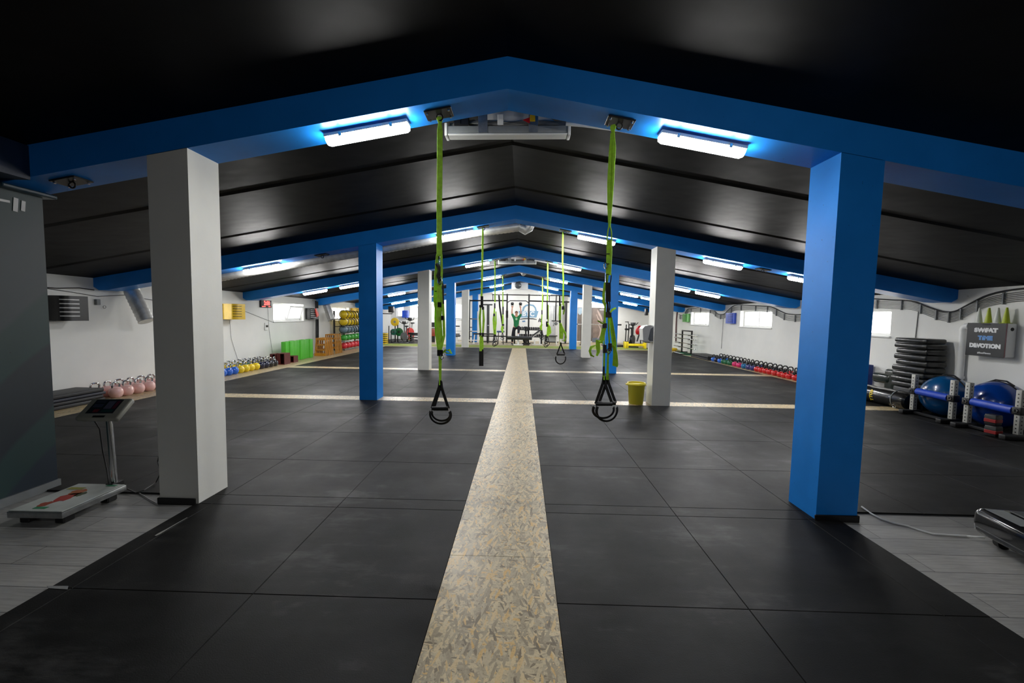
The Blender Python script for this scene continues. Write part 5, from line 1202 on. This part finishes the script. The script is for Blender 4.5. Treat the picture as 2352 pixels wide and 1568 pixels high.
# cable columns
def cable_machine(u, y, v0, v1, mt, lab, wd=.10):
    t = thing('cable_column', lab, 'cable machine'); p = at(u, v0, y); z1 = p.z
    MB().rbox(p.x - wd, p.x + wd, y - .08, y + .08, .04, z1, .012, 2).build('column', mt, t)
    MB().rbox(p.x - .35, p.x + .25, y - .09, y - .02, z1 - .08, z1, .012, 2).build('top_arm', mt, t)
    MB().rbox(p.x - .3, p.x + .3, y - .35, y + .1, .002, .05, .012, 2).build('base', M_BLACKM, t)
    q = at(u, 747, y); MB().ball((q.x, y - .12, q.z), .05, 10, 8).build('pulley', M_STEEL, t)
    MB().cyl((q.x, y - .12, q.z), (q.x, y - .12, z1 - .08), .008, n=6).build('cable', M_BLACK, t); return t
cable_machine(1121.5, 23.6, 698, 785, mat('charcoal_steel', rgb(70, 74, 76), .4), 'dark grey cable column with a short top arm near the back wall on the left', .075)
cable_machine(1271, 24.2, 700, 785, mat('pale_grey_steel', rgb(190, 192, 192), .4), 'pale grey cable tower at the back wall right of the logo', .16)
# benches ---------------------------------------------------------------------------------
t = thing('flat_bench', 'flat black bench on a white pedestal in the middle in front of the rig', 'bench')
yb = 21.15; p0, p1 = at(1165, 771.5, yb), at(1222, 771.5, yb); zt_ = .475; zb_ = .30
MB().rbox(p0.x, p1.x, yb - .15, yb + .15, zb_, zt_, .03, 3).build('seat_pad', M_VINYL, t)
xm = at(1190.5, 780, yb).x
MB().rbox(xm - .045, xm + .045, yb - .05, yb + .05, .03, zb_, .008, 1).build('pedestal', M_WHITEM, t)
MB().rbox(xm - .26, xm + .26, yb - .07, yb + .07, .003, .055, .012, 2).build('base', M_WHITEM, t)
for s in (-1, 1): MB().rbox(xm + s * .27 - .02, xm + s * .27 + .02, yb - .075, yb + .075, .003, .06, .008, 1).build('end_cap', M_BLACK, t)
t = thing('flat_bench', 'long thin black bench with white legs left of centre at the back', 'bench')
yb2 = 21.9; p0, p1 = at(1087, 767, yb2), at(1136, 767, yb2)
MB().rbox(p0.x, p1.x, yb2 - .14, yb2 + .14, .50, .57, .025, 3).build('seat_pad', M_VINYL, t)
for x in (p0.x + .05, p1.x - .05): MB().tube([(x - .03, yb2, .003), (x + .03, yb2, .50)], .03, 8).build('leg', M_WHITEM, t); MB().rbox(x - .06, x + .02, yb2 - .25, yb2 + .25, .002, .04, .008, 1).build('foot', M_WHITEM, t)
t = thing('incline_bench', 'incline bench with raised black backrest and white frame right of centre', 'bench')
yb3 = 21.75; a = at(1222, 771, yb3); b = at(1243, 756, yb3)
d = (b - a).normalized(); up_ = Vector((-d.z, 0, d.x))
m = MB(); m.ribbon([a, b], .26, .06, (0, 1, 0)); m.build('backrest', M_VINYL, t)
m = MB(); m.tube([a - up_ * .07, b - up_ * .07], .03, 8); m.build('back_frame', M_WHITEM, t)
for u in (1228, 1240): p = at(u, 775, yb3); MB().rbox(p.x - .035, p.x + .035, yb3 - .035, yb3 + .035, .03, .42 if u == 1240 else .30, .006, 1).build('leg', M_WHITEM, t)
p = at(1233, 785, yb3); MB().rbox(p.x - .28, p.x + .28, yb3 - .04, yb3 + .04, .003, .045, .01, 2).build('base', M_WHITEM, t)
t = thing('step_table', 'low table with thin black top and white legs before the pale cable tower', 'bench')
yb4 = 22.3; p0, p1 = at(1246, 770.5, yb4), at(1280, 770.5, yb4)
MB().rbox(p0.x, p1.x, yb4 - .15, yb4 + .15, .45, .50, .015, 2).build('top', M_VINYL, t)
for x in (p0.x + .06, p1.x - .04): MB().rbox(x - .03, x + .03, yb4 - .12, yb4 + .12, .003, .45, .006, 1).build('leg', M_WHITEM, t)
MB().rbox(p0.x, p1.x, yb4 + .1, yb4 + .13, .20, .44, .004, 1).build('modesty_panel', mat('pale_panel', rgb(176, 180, 178), .5), t)
t = thing('weight_stool', 'small stool with a blue seat left of the rig post', 'stool'); p = at(1150, 759, 21.7)
MB().rbox(p.x - .20, p.x + .20, 21.55, 21.85, .64, .72, .02, 2).build('seat', mat('blue_seat', rgb(24, 62, 110), .5), t)
for dx in (-.14, .14): MB().cyl((p.x + dx, 21.7, .003), (p.x + dx * .8, 21.7, .64), .022, n=8).build('leg', M_BLACKM, t)
# dumbbell rack -------------------------------------------------------------------------------
t = thing('dumbbell_rack', 'long black two-tier dumbbell rack behind the pedestal bench', 'rack')
yd_ = 22.6; p0, p1 = at(1112, 775, yd_), at(1243.5, 775, yd_)
for z, dy in ((.36, 0), (.74, .14)):
    xs = p0.x if z < .5 else at(1192, 775, yd_).x
    MB().rbox(xs, p1.x, yd_ - .12 + dy, yd_ + .12 + dy, z, z + .06, .008, 1).build('tier', M_BLACKM, t)
for x in (p0.x + .2, (p0.x + p1.x) / 2 + .1, p1.x - .0): MB().rbox(x - .04, x + .04, yd_ - .05, yd_ + .2, .003, .36 if x < p0.x + .5 else .78, .006, 1).build('upright', M_BLACKM, t)
dbm = mat('dumbbell_rubber', (0.010, 0.008, 0.009, 1), .5); first = None; j = 0
for z, dy, us in ((.42, 0, [1194, 1199, 1204, 1209, 1214, 1219, 1224, 1229, 1234, 1239]), (.80, .14, [1196, 1201, 1206, 1211, 1216, 1221, 1226, 1231, 1236, 1241])):
    for i, u in enumerate(us):
        x = at(u, 760, yd_).x; lab = 'black dumbbell on the %s tier of the dumbbell rack, %s from its left end' % ('lower' if z < .5 else 'upper', ORDN[i])
        if first is None:
            first = thing('dumbbell', lab, 'dumbbell', (x, yd_ + dy, z + .062), group='dumbbells on the rack')
            for s in (-1, 1): MB().cyl((0, s * .065, 0), (0, s * .15, 0), .06, n=10).build('head', dbm, first)
            MB().cyl((0, -.07, 0), (0, .07, 0), .016, n=8).build('grip', M_STEEL, first)
        else: dup(first, (x, yd_ + dy, z + .062), label=lab)
# bikes --------------------------------------------------------------------------------------
def bike(x, y, mt, lab, fan=None, rz=0.0, s=1.0):
    t = thing('exercise_bike', lab, 'exercise bike', (x, y, .003), rz); t.scale = (s, s, s)
    MB().cyl((-.05 + .45, -.05, .36), (.45, .05, .36), .22 if not fan else .30, n=28).build('flywheel', fan or mt, t)
    if fan: MB().tube(arc((.45, 0, .36), .32, 0, 2 * pi, 28)[:-1], .018, 6, closed=True).build('fan_guard', M_BLACKM, t)
    MB().tube([(.45, 0, .36), (.2, 0, .45), (-.15, 0, .30), (-.45, 0, .08)], .045, 8).build('frame', mt, t)
    MB().tube([(-.1, 0, .33), (-.22, 0, .85)], .032, 8).build('seat_post', mt, t)
    MB().rbox(-.36, -.10, -.10, .10, .85, .92, .03, 3).build('saddle', M_BLACK, t)
    MB().tube([(.32, 0, .42), (.36, 0, 1.0)], .032, 8).build('handle_post', mt, t)
    for sgn_ in (-1, 1): MB().tube([(.36, 0, 1.0), (.30, sgn_ * .18, 1.08), (.48, sgn_ * .22, 1.16)], .018, 8).build('handlebar', M_BLACK, t)
    MB().rbox(.34, .42, -.10, .10, 1.02, 1.16, .01, 2).build('console', M_BLACK, t)
    for xx in (-.5, .55): MB().rbox(xx - .04, xx + .04, -.27, .27, 0, .06, .012, 2).build('foot', mt, t)
    MB().cyl((.1, -.12, .33), (.1, .12, .33), .10, n=18).build('crank', M_STEEL, t); return t
bike(at(1208, 760, 21.9).x, 21.85, M_BLACKM, 'black upright exercise bike right behind the pedestal bench', rz=-1.65, s=.84)
bike(at(933, 760, 21.6).x, 21.5, mat('dark_grey_frame', rgb(74, 76, 78), .4), 'grey exercise bike near the left end of the back wall', rz=-1.5, s=1.0)
bike(at(945, 750, 23.5).x, 23.5, mat('pale_frame', rgb(200, 200, 198), .4), 'pale exercise bike with a red fan wheel behind the grey bike', fan=mat('red_fan', rgb(214, 56, 52), .4), rz=-1.5, s=1.15)
bike(at(1450, 765, 21.6).x, 21.5, M_BLACKM, 'black exercise bike behind the yellow hurdle at the right end of the back wall', rz=-1.75, s=1.1)
t = thing('ski_trainer', 'tall thin black twin-post trainer left of the black bike at the right end', 'exercise machine'); 
for u in (1437.5, 1443.5): p = at(u, 745, 22.6); MB().cyl((p.x, 22.6, .003), (p.x + .03, 22.6, p.z), .03, n=8).build('post', M_BLACKM, t)
p = at(1440, 739, 22.6); MB().rbox(p.x - .10, p.x + .10, 22.56, 22.64, p.z - .02, p.z + .02, .008, 1).build('top_bar', M_BLACKM, t); p = at(1440.5, 756, 22.6); MB().rbox(p.x - .12, p.x + .12, 22.54, 22.66, p.z - .05, p.z + .05, .01, 1).build('carriage', M_BLACK, t)
p = at(1440, 790, 22.6); MB().rbox(p.x - .16, p.x + .16, 22.45, 22.8, .002, .22, .01, 1).build('base', M_BLACK, t)
t = thing('boxing_stand', 'red oval striking pad on a slanted black stand near the right back corner', 'striking pad')
p = at(1467, 758, 22.6); MB().ball((p.x, 22.6, p.z), .21, 18, 12, (.75, .6, 1.25), RY(.35)).build('red_pad', mat('red_vinyl', rgb(196, 24, 36), .35), t)
MB().tube([at(1475, 748, 22.7), at(1470, 762, 22.7), at(1466, 774, 22.7), at(1463, 784, 22.7)], .04, 8).build('arm', M_BLACKM, t)
q = at(1473, 750, 22.7); MB().cyl((q.x, 22.75, .003), (q.x, 22.75, q.z), .03, n=8).build('post', M_BLACKM, t)
MB().rbox(q.x - .42, q.x + .1, 22.45, 22.9, .003, .10, .02, 2).build('base', mat('brown_base', rgb(96, 46, 44), .5), t)
t = thing('t_bar', 'thin grey stick with a cross handle behind the black bike at the right end', 'bar'); p = at(1456, 742, 23.2); MB().cyl((p.x - .02, 23.2, .003), (p.x, 23.2, p.z), .018, n=8).build('stick', M_GREYP, t); MB().cyl((p.x - .13, 23.2, p.z), (p.x + .13, 23.2, p.z), .022, n=8).build('cross_handle', M_BLACK, t)
t = thing('yellow_hurdle', 'low bright yellow steel hurdle on the turf at the right end', 'hurdle'); yh = 20.35
p0, p1 = at(1436, 795, yh), at(1481, 795, yh); M_Y2 = mat('bright_yellow_steel', rgb(240, 214, 30), .4)
MB().rbox(p0.x + .1, p1.x, yh - .03, yh + .03, .12, .24, .012, 2).build('rail', M_Y2, t)
for u in (1435.5, 1441.5, 1480.5): x = at(u, 795, yh).x; MB().rbox(x - .035, x + .035, yh - .2 if u != 1441.5 else yh - .05, yh + .2 if u != 1441.5 else yh + .05, .014, .33, .012, 2).build('leg', M_Y2, t)
tag(MB().rbox(at(1405, 793, 21.3).x, at(1434, 793, 21.3).x, 21.2, 22.4, .003, .10, .02, 2).build('low_platform', M_BLACK), 'low black platform on the floor left of the yellow hurdle', 'platform')
# squat stand with barbell ---------------------------------------------------------------------
t = thing('squat_rack', 'black squat rack holding a long barbell in front of the banner', 'rack'); yq = 22.0
for u in (1336.5, 1387): p = at(u, 738, yq); MB().rbox(p.x - .035, p.x + .035, yq - .035, yq + .035, .003, p.z, .006, 1).build('upright', M_BLACKM, t); MB().rbox(p.x - .04, p.x + .04, yq - .5, yq + .4, .002, .05, .008, 1).build('foot', M_BLACKM, t)
p0, p1 = at(1309, 744, yq - .06), at(1427, 745.5, yq - .06); zq = (p0.z + p1.z) / 2
for u in (1336.5, 1387): x = at(u, 745, yq).x; MB().rbox(x - .03, x + .03, yq - .12, yq - .03, zq - .06, zq - .024, .004, 1).build('hook', M_BLACKM, t)
b = thing('barbell', 'long chrome barbell resting on the squat rack before the banner', 'barbell', (0, 0, 0))
MB().cyl((p0.x + .4, yq - .08, zq), (p1.x - .45, yq - .08, zq), .024, n=10).build('shaft', M_STEEL, b)
MB().cyl((p0.x, yq - .08, zq), (p0.x + .42, yq - .08, zq), .03, n=10).build('sleeve', M_BLACKM, b); MB().cyl((p1.x - .42, yq - .08, zq), (p1.x, yq - .08, zq), .04, n=10).build('sleeve', M_BLACKM, b)
# white power rack left ------------------------------------------------------------------------
t = thing('power_rack', 'white bench press rack with storage pegs left of the last blue column', 'rack'); yp = 22.6
for u in (1041, 1098): x = at(u, 740, yp).x; MB().rbox(x - .04, x + .04, yp - .04, yp + .04, .003, 1.75, .006, 1).build('upright', M_WHITEM, t)
for z in (.12, .62, 1.30): MB().rbox(at(1041, 740, yp).x, at(1098, 740, yp).x, yp - .02, yp + .02, z, z + .045, .005, 1).build('cross_bar', M_WHITEM if z < 1 else M_GREYP, t)
for z in (1.34, .86, .64, .34): x = at(1078, 740, yp).x; MB().cyl((x - .12, yp - .06, z), (x + .16, yp - .06, z), .022, n=8).build('peg', M_BLACKM, t)
for z in (1.75, .90): x = at(1050, 740, yp).x; MB().cyl((x - .14, yp - .1, z * .52), (x + .16, yp - .1, z * .52), .03, n=8).build('peg', M_BLACKM, t)
t = thing('incline_bench', 'small black and white bench in front of the white rack on the left', 'bench'); p = at(1049, 770, 22.1)
MB().rbox(p.x - .28, p.x + .20, 21.95, 22.25, .36, .44, .02, 2).build('seat_pad', M_VINYL, t)
MB().rbox(p.x - .04, p.x + .04, 22.05, 22.15, .04, .36, .006, 1).build('post', M_WHITEM, t); MB().rbox(p.x - .3, p.x + .3, 22.05, 22.15, .003, .05, .01, 1).build('base', M_WHITEM, t)
t = thing('weight_bench', 'black bench with grey barbells beside the third white column on the left', 'bench'); p = at(957, 775, 22.5)
MB().rbox(p.x - .45, p.x + .35, 22.3, 22.7, .42, .52, .03, 3).build('seat_pad', M_VINYL, t)
for dx in (-.3, .25): MB().rbox(p.x + dx - .05, p.x + dx + .05, 22.35, 22.65, .003, .42, .01, 1).build('leg', M_BLACKM, t)
for i in range(3): MB().cyl((p.x - .5 + .1 * i, 22.25 - .02 * i, .12 + .14 * i), (p.x + .4, 22.26 - .02 * i, .14 + .12 * i), .03, n=10).build('bar', M_STEEL, t)
t = thing('stack_machine', 'machine of red pads and grey bars behind the third white column on the left', 'exercise machine'); p = at(995, 765, 22.6)
MB().rbox(p.x - .1, p.x + .1, 22.5, 22.7, .003, 1.1, .01, 1).build('tower', M_BLACKM, t); MB().rbox(p.x - .5, p.x + .3, 22.45, 22.6, .78, .84, .01, 1).build('bar', M_WHITEM, t); MB().rbox(p.x - .1, p.x + .25, 22.25, 22.45, .35, .75, .03, 2, M=None).build('red_pad', mat('rust_pad', rgb(140, 56, 36), .5), t)
# steps, plates ------------------------------------------------------------------------------
M_STEPY = mat('yellow_step_edge', rgb(226, 190, 30), .5)
for i in range(6):
    t = thing('aerobic_step', 'black step platform with yellow edge, %s from the bottom of its stack' % ORDN[i], 'step', (-6.83, 20.5, .003 + .094 * i), group='step platforms stacked by the left wall')
    MB().rbox(-.55, -.01, -.2, .2, 0, .088, .02, 2).build('platform', M_BLACK, t)
    MB().rbox(-.185, .012, -.205, .205, .02, .072, .01, 2).build('yellow_edge', M_STEPY, t)
def plate(x, y, z, r, mt, lab, hub=M_STEEL):
    t = thing('weight_plate', lab, 'weight plate', (x, y, z))
    MB().lathe([(0, -.035), (r * .9, -.035), (r, -.025), (r, .025), (r * .9, .035), (0, .035)], n=32, M=RX(pi / 2)).build('plate', mt, t)
    MB().lathe([(0, -.042), (r * .28, -.042), (r * .28, .042), (0, .042)], n=20, M=RX(pi / 2)).build('hub', hub, t)
yt = 22.0; t = thing('plate_tree', 'black plate tree holding yellow and green bumper plates near the left wall', 'plate stand'); p = at(909, 760, yt)
for dx in (-.06, .08): MB().rbox(p.x + dx - .025, p.x + dx + .025, yt + .06, yt + .12, .003, 1.0, .006, 1).build('post', M_BLACKM, t); MB().rbox(p.x + dx * 2.5 - .03, p.x + dx * 2.5 + .03, yt - .2, yt + .3, .002, .05, .006, 1).build('foot', M_BLACKM, t)
a, b, c = at(907, 739, yt), at(905, 762, yt - .05), at(914, 762, yt)
plate(a.x, yt, a.z, .225, mat('yellow_bumper', rgb(214, 178, 24), .5), 'yellow bumper plate at the top of the plate tree', M_GREYP)
plate(b.x, yt - .14, b.z, .17, mat('dark_green_bumper', rgb(6, 84, 66), .5), 'smaller blue-green plate at the front of the plate tree'); plate(c.x + .06, yt, c.z, .225, mat('green_bumper', rgb(8, 92, 40), .5), 'larger green bumper plate at the right of the plate tree', M_BLACKM)
for i, (u, v) in enumerate(((893, 748), (898, 758))): 
    p = at(u, v, 21.6); tag(MB().cyl((p.x, 21.6, .003), (p.x, 21.62, p.z), .028, n=8).build('upright_bar', M_BLACKM), ['taller black bar standing behind the step stack', 'shorter black bar standing behind the step stack'][i], 'bar')
# speaker on a bracket ----------------------------------------------------------------------
t = thing('wall_speaker', 'black loudspeaker on a bracket high near the left back corner', 'speaker'); p0, p1 = at(893, 717.5, 21.0), at(904.5, 703.5, 21.0)
MB().rbox(p0.x, p1.x, 20.9, 21.12, p0.z, p1.z, .02, 2).build('cabinet', M_BLACK, t)
q = at(879, 720, 21.0); MB().tube([(xl(21) + .01, 21.05, q.z), (p1.x - .1, 21.05, q.z), (p1.x - .1, 21.05, p0.z + .02)], .022, 8).build('bracket', M_BLACKM, t)
t = thing('wall_speaker', 'black loudspeaker on the far right wall beside the white column', 'speaker'); p0, p1 = at(1481.5, 724, 21.0), at(1488, 708, 21.0)
MB().rbox(p0.x, p1.x, 20.9, 21.12, p0.z, p1.z, .02, 2).build('cabinet', M_BLACK, t); MB().tube([(p1.x - .05, 21.0, (p0.z + p1.z) / 2), (xr(21) - .01, 21.0, (p0.z + p1.z) / 2)], .02, 8).build('bracket', M_GREYP, t)
t = thing('shading_post', 'post standing in for wall shading near the left back corner', 'post'); MB().rbox(xl(20.4) + .004, xl(20.4) + .22, 20.3, 20.5, .57, 2.05, .01, 2, M=T(0, .9, 0)).build('post', M_WALL, t)  # post added where the wall has only shading
# ---------------------------------------------------------------- person
def skin_obj(name, V, E, R, mt, parent, root=0, lv=2, extra=None, smooth=True):
    me = bpy.data.meshes.new(name); me.from_pydata(V, E, [])
    bm = bmesh.new(); bm.from_mesh(me); lay = bm.verts.layers.skin.verify(); bm.verts.ensure_lookup_table()
    for i, r in enumerate(R):
        s = bm.verts[i][lay]; s.radius = r if isinstance(r, tuple) else (r, r); s.use_root = (i == root)
    bm.to_mesh(me); bm.free()
    o = bpy.data.objects.new(name, me); COL.objects.link(o)
    md = o.modifiers.new('Skin', 'SKIN'); md.use_smooth_shade = True
    sb = o.modifiers.new('Sub', 'SUBSURF'); sb.levels = lv; sb.render_levels = lv
    dg = bpy.context.evaluated_depsgraph_get(); dg.update()
    m2 = bpy.data.meshes.new_from_object(o.evaluated_get(dg)); bpy.data.objects.remove(o)
    if extra is not None:
        bm = bmesh.new(); bm.from_mesh(m2); tmp = bpy.data.meshes.new('tmp'); tmp.from_pydata(extra.v, [], extra.f); bm.from_mesh(tmp)
        bmesh.ops.recalc_face_normals(bm, faces=bm.faces); bm.to_mesh(m2); bm.free(); bpy.data.meshes.remove(tmp)
    m2.materials.clear(); m2.materials.append(mt); m2.shade_smooth(); m2.name = name
    return link(name, m2, parent)
PO = Vector((at(1186, 740, 21.75).x, 21.75, .003))
t = thing('person', 'person in green T-shirt and dark trousers raising two kettlebells, one foot on the bench', 'person', tuple(PO))
M_SKIN = mat('skin', rgb(206, 150, 126), .5, var=.05); M_TEE = mat('green_tee', rgb(18, 112, 62), .8, bump=.3, bs=25); M_TRO = mat('dark_trousers', rgb(20, 22, 32), .8, bump=.3, bs=25)
V = [(0, 0, .95), (0, .01, 1.12), (0, 0, 1.33), (0, .01, 1.47), (0, 0, 1.545), (0, -.015, 1.62), (0, -.015, 1.70), (0, -.005, 1.765)]
R = [(.145, .10), (.125, .09), (.155, .105), (.085, .07), .052, (.062, .078), (.076, .092), (.055, .065)]
E = [(i, i + 1) for i in range(7)]
def limb(start, pts, rad):
    p = start
    for q, r in zip(pts, rad): V.append(q); R.append(r); E.append((p, len(V) - 1)); p = len(V) - 1
limb(3, [(-.155, .01, 1.47), (-.225, -.01, 1.60), (-.245, -.02, 1.715), (-.238, -.03, 1.84), (-.228, -.04, 1.985)], [.058, .050, .042, .038, .028])
limb(3, [(.155, .01, 1.47), (.225, -.01, 1.60), (.240, -.02, 1.715), (.222, -.03, 1.84), (.205, -.04, 1.985)], [.058, .050, .042, .038, .028])
limb(0, [(-.10, 0, .86), (-.15, -.02, .66), (-.185, -.02, .48), (-.20, .01, .28), (-.205, .03, .10), (-.21, -.05, .05), (-.215, -.13, .04)], [.088, .076, .058, .056, .040, .042, .032])
limb(0, [(.10, -.03, .88), (.125, -.20, .93), (.14, -.35, .94), (.132, -.39, .75), (.122, -.42, .57), (.125, -.49, .525), (.13, -.56, .515)], [.088, .078, .06, .056, .040, .040, .032])
ex = MB()
for s, xh in ((-1, -.228), (1, .205)):
    ex.rbox(xh - .042, xh + .042, -.055, -.022, 1.955, 2.04, .014, 3)
    for i, (dx, L) in enumerate(((-.033, .9), (-.011, 1.0), (.011, .96), (.033, .8))):
        ex.tube([(xh + dx, -.038, 2.03), (xh + dx, -.060, 2.052 * 1.0), (xh + dx, -.082 * L - .002, 2.035), (xh + dx, -.080 * L, 2.008), (xh + dx, -.064, 1.995)], [.010, .0098, .0092, .0086, .006], 8)
    ex.tube([(xh - s * .038, -.035, 1.975), (xh - s * .048, -.058, 1.99), (xh - s * .035, -.085, 2.0), (xh - s * .012, -.094, 2.005)], [.012, .0115, .010, .007], 8)
ex.tube([(0, -.098, 1.70), (0, -.118, 1.672), (0, -.104, 1.66)], [.010, .015, .008], 8)
for s in (-1, 1): ex.ball((s * .078, .0, 1.675), .026, 10, 8, (.4, .8, 1.25))
ex.tube([(-.026, -.093, 1.628), (0, -.101, 1.625), (.026, -.093, 1.628)], .006, 6)
skin_obj('body', V, E, R, M_SKIN, t, 0, 2, ex)
# clothes
SV = [(0, 0, .87), (0, .0, 1.00), (0, .01, 1.14), (0, 0, 1.33), (0, .01, 1.455)]; SR = [(.16, .118), (.158, .115), (.15, .112), (.172, .124), (.115, .085)]; SE = [(i, i + 1) for i in range(4)]
for s in (-1, 1):
    p = 4
    for q, r in (((s * .155, .01, 1.47), .076), ((s * .215, -.008, 1.58), .068), ((s * .237, -.015, 1.655), .064)): SV.append(q); SR.append(r); SE.append((p, len(SV) - 1)); p = len(SV) - 1
sh = skin_obj('t_shirt', SV, SE, SR, M_TEE, t, 0, 2)
MB().lathe([(0, 0), (.062, 0), (.062, .004), (0, .004)], (0, -.129, 1.36), 20, M=RX(pi / 2 - .06)).build('chest_print', mat('pale_print', rgb(150, 190, 160), .7), sh)
LV = [(0, 0, 1.02)]; LR = [(.155, .112)]; LE = []
for pts, rr in (([(-.10, 0, .86), (-.15, -.02, .66), (-.185, -.02, .48), (-.20, .01, .28), (-.205, .025, .12)], [.105, .09, .074, .07, .062]), ([(.10, -.03, .88), (.125, -.20, .93), (.14, -.35, .94), (.132, -.39, .75), (.123, -.415, .60)], [.105, .092, .078, .070, .060])):
    p = 0
    for q, r in zip(pts, rr): LV.append(q); LR.append(r); LE.append((p, len(LV) - 1)); p = len(LV) - 1
skin_obj('trousers', LV, LE, LR, M_TRO, t, 0, 2)
M_SHOE = mat('white_shoe', rgb(210, 212, 220), .5); M_SHOEB = mat('dark_shoe', rgb(24, 24, 28), .5)
for nm, x, y, z, mt in (('shoe', -.212, -.05, -.002, M_SHOEB), ('shoe', .127, -.49, .474, M_SHOE)):
    MB().rbox(x - .047, x + .047, y - .135, y + .11, z + .002, z + .03, .012, 3).build('shoe_sole', M_SHOE, skin_obj(nm, [(x, y + .07, z + .075), (x, y, z + .062), (x, y - .09, z + .045)], [(0, 1), (1, 2)], [.05, .048, .040], mt, t, 0, 2))
MB().ball((0, .0, 1.715), .088, 20, 12, (.94, 1.08, .82)).build('hair', mat('cropped_hair', rgb(120, 74, 58), .8), t)
for s in (-1, 1):
    e_ = MB().ball((s * .028, -.094, 1.69), .011, 10, 8).build('eye', M_WHITEP, t); MB().ball((s * .028, -.104, 1.69), .005, 8, 6).build('iris', M_BLACK, e_)
for s, xh, lb in ((-1, -.228, 'small black kettlebell held bottom-up in the raised hand on the image left'), (1, .205, 'small black kettlebell held bottom-up in the raised hand beside the blue logo')):
    k_ = make_kb(KC['black'], M_CHRH, True); k_['label'] = lb; k_['group'] = 'kettlebells held overhead'
    k_.location = (PO.x + xh, PO.y - .062, PO.z + 2.235); k_.rotation_euler = (pi, 0, .0); k_.scale = (.80, .80, .80)
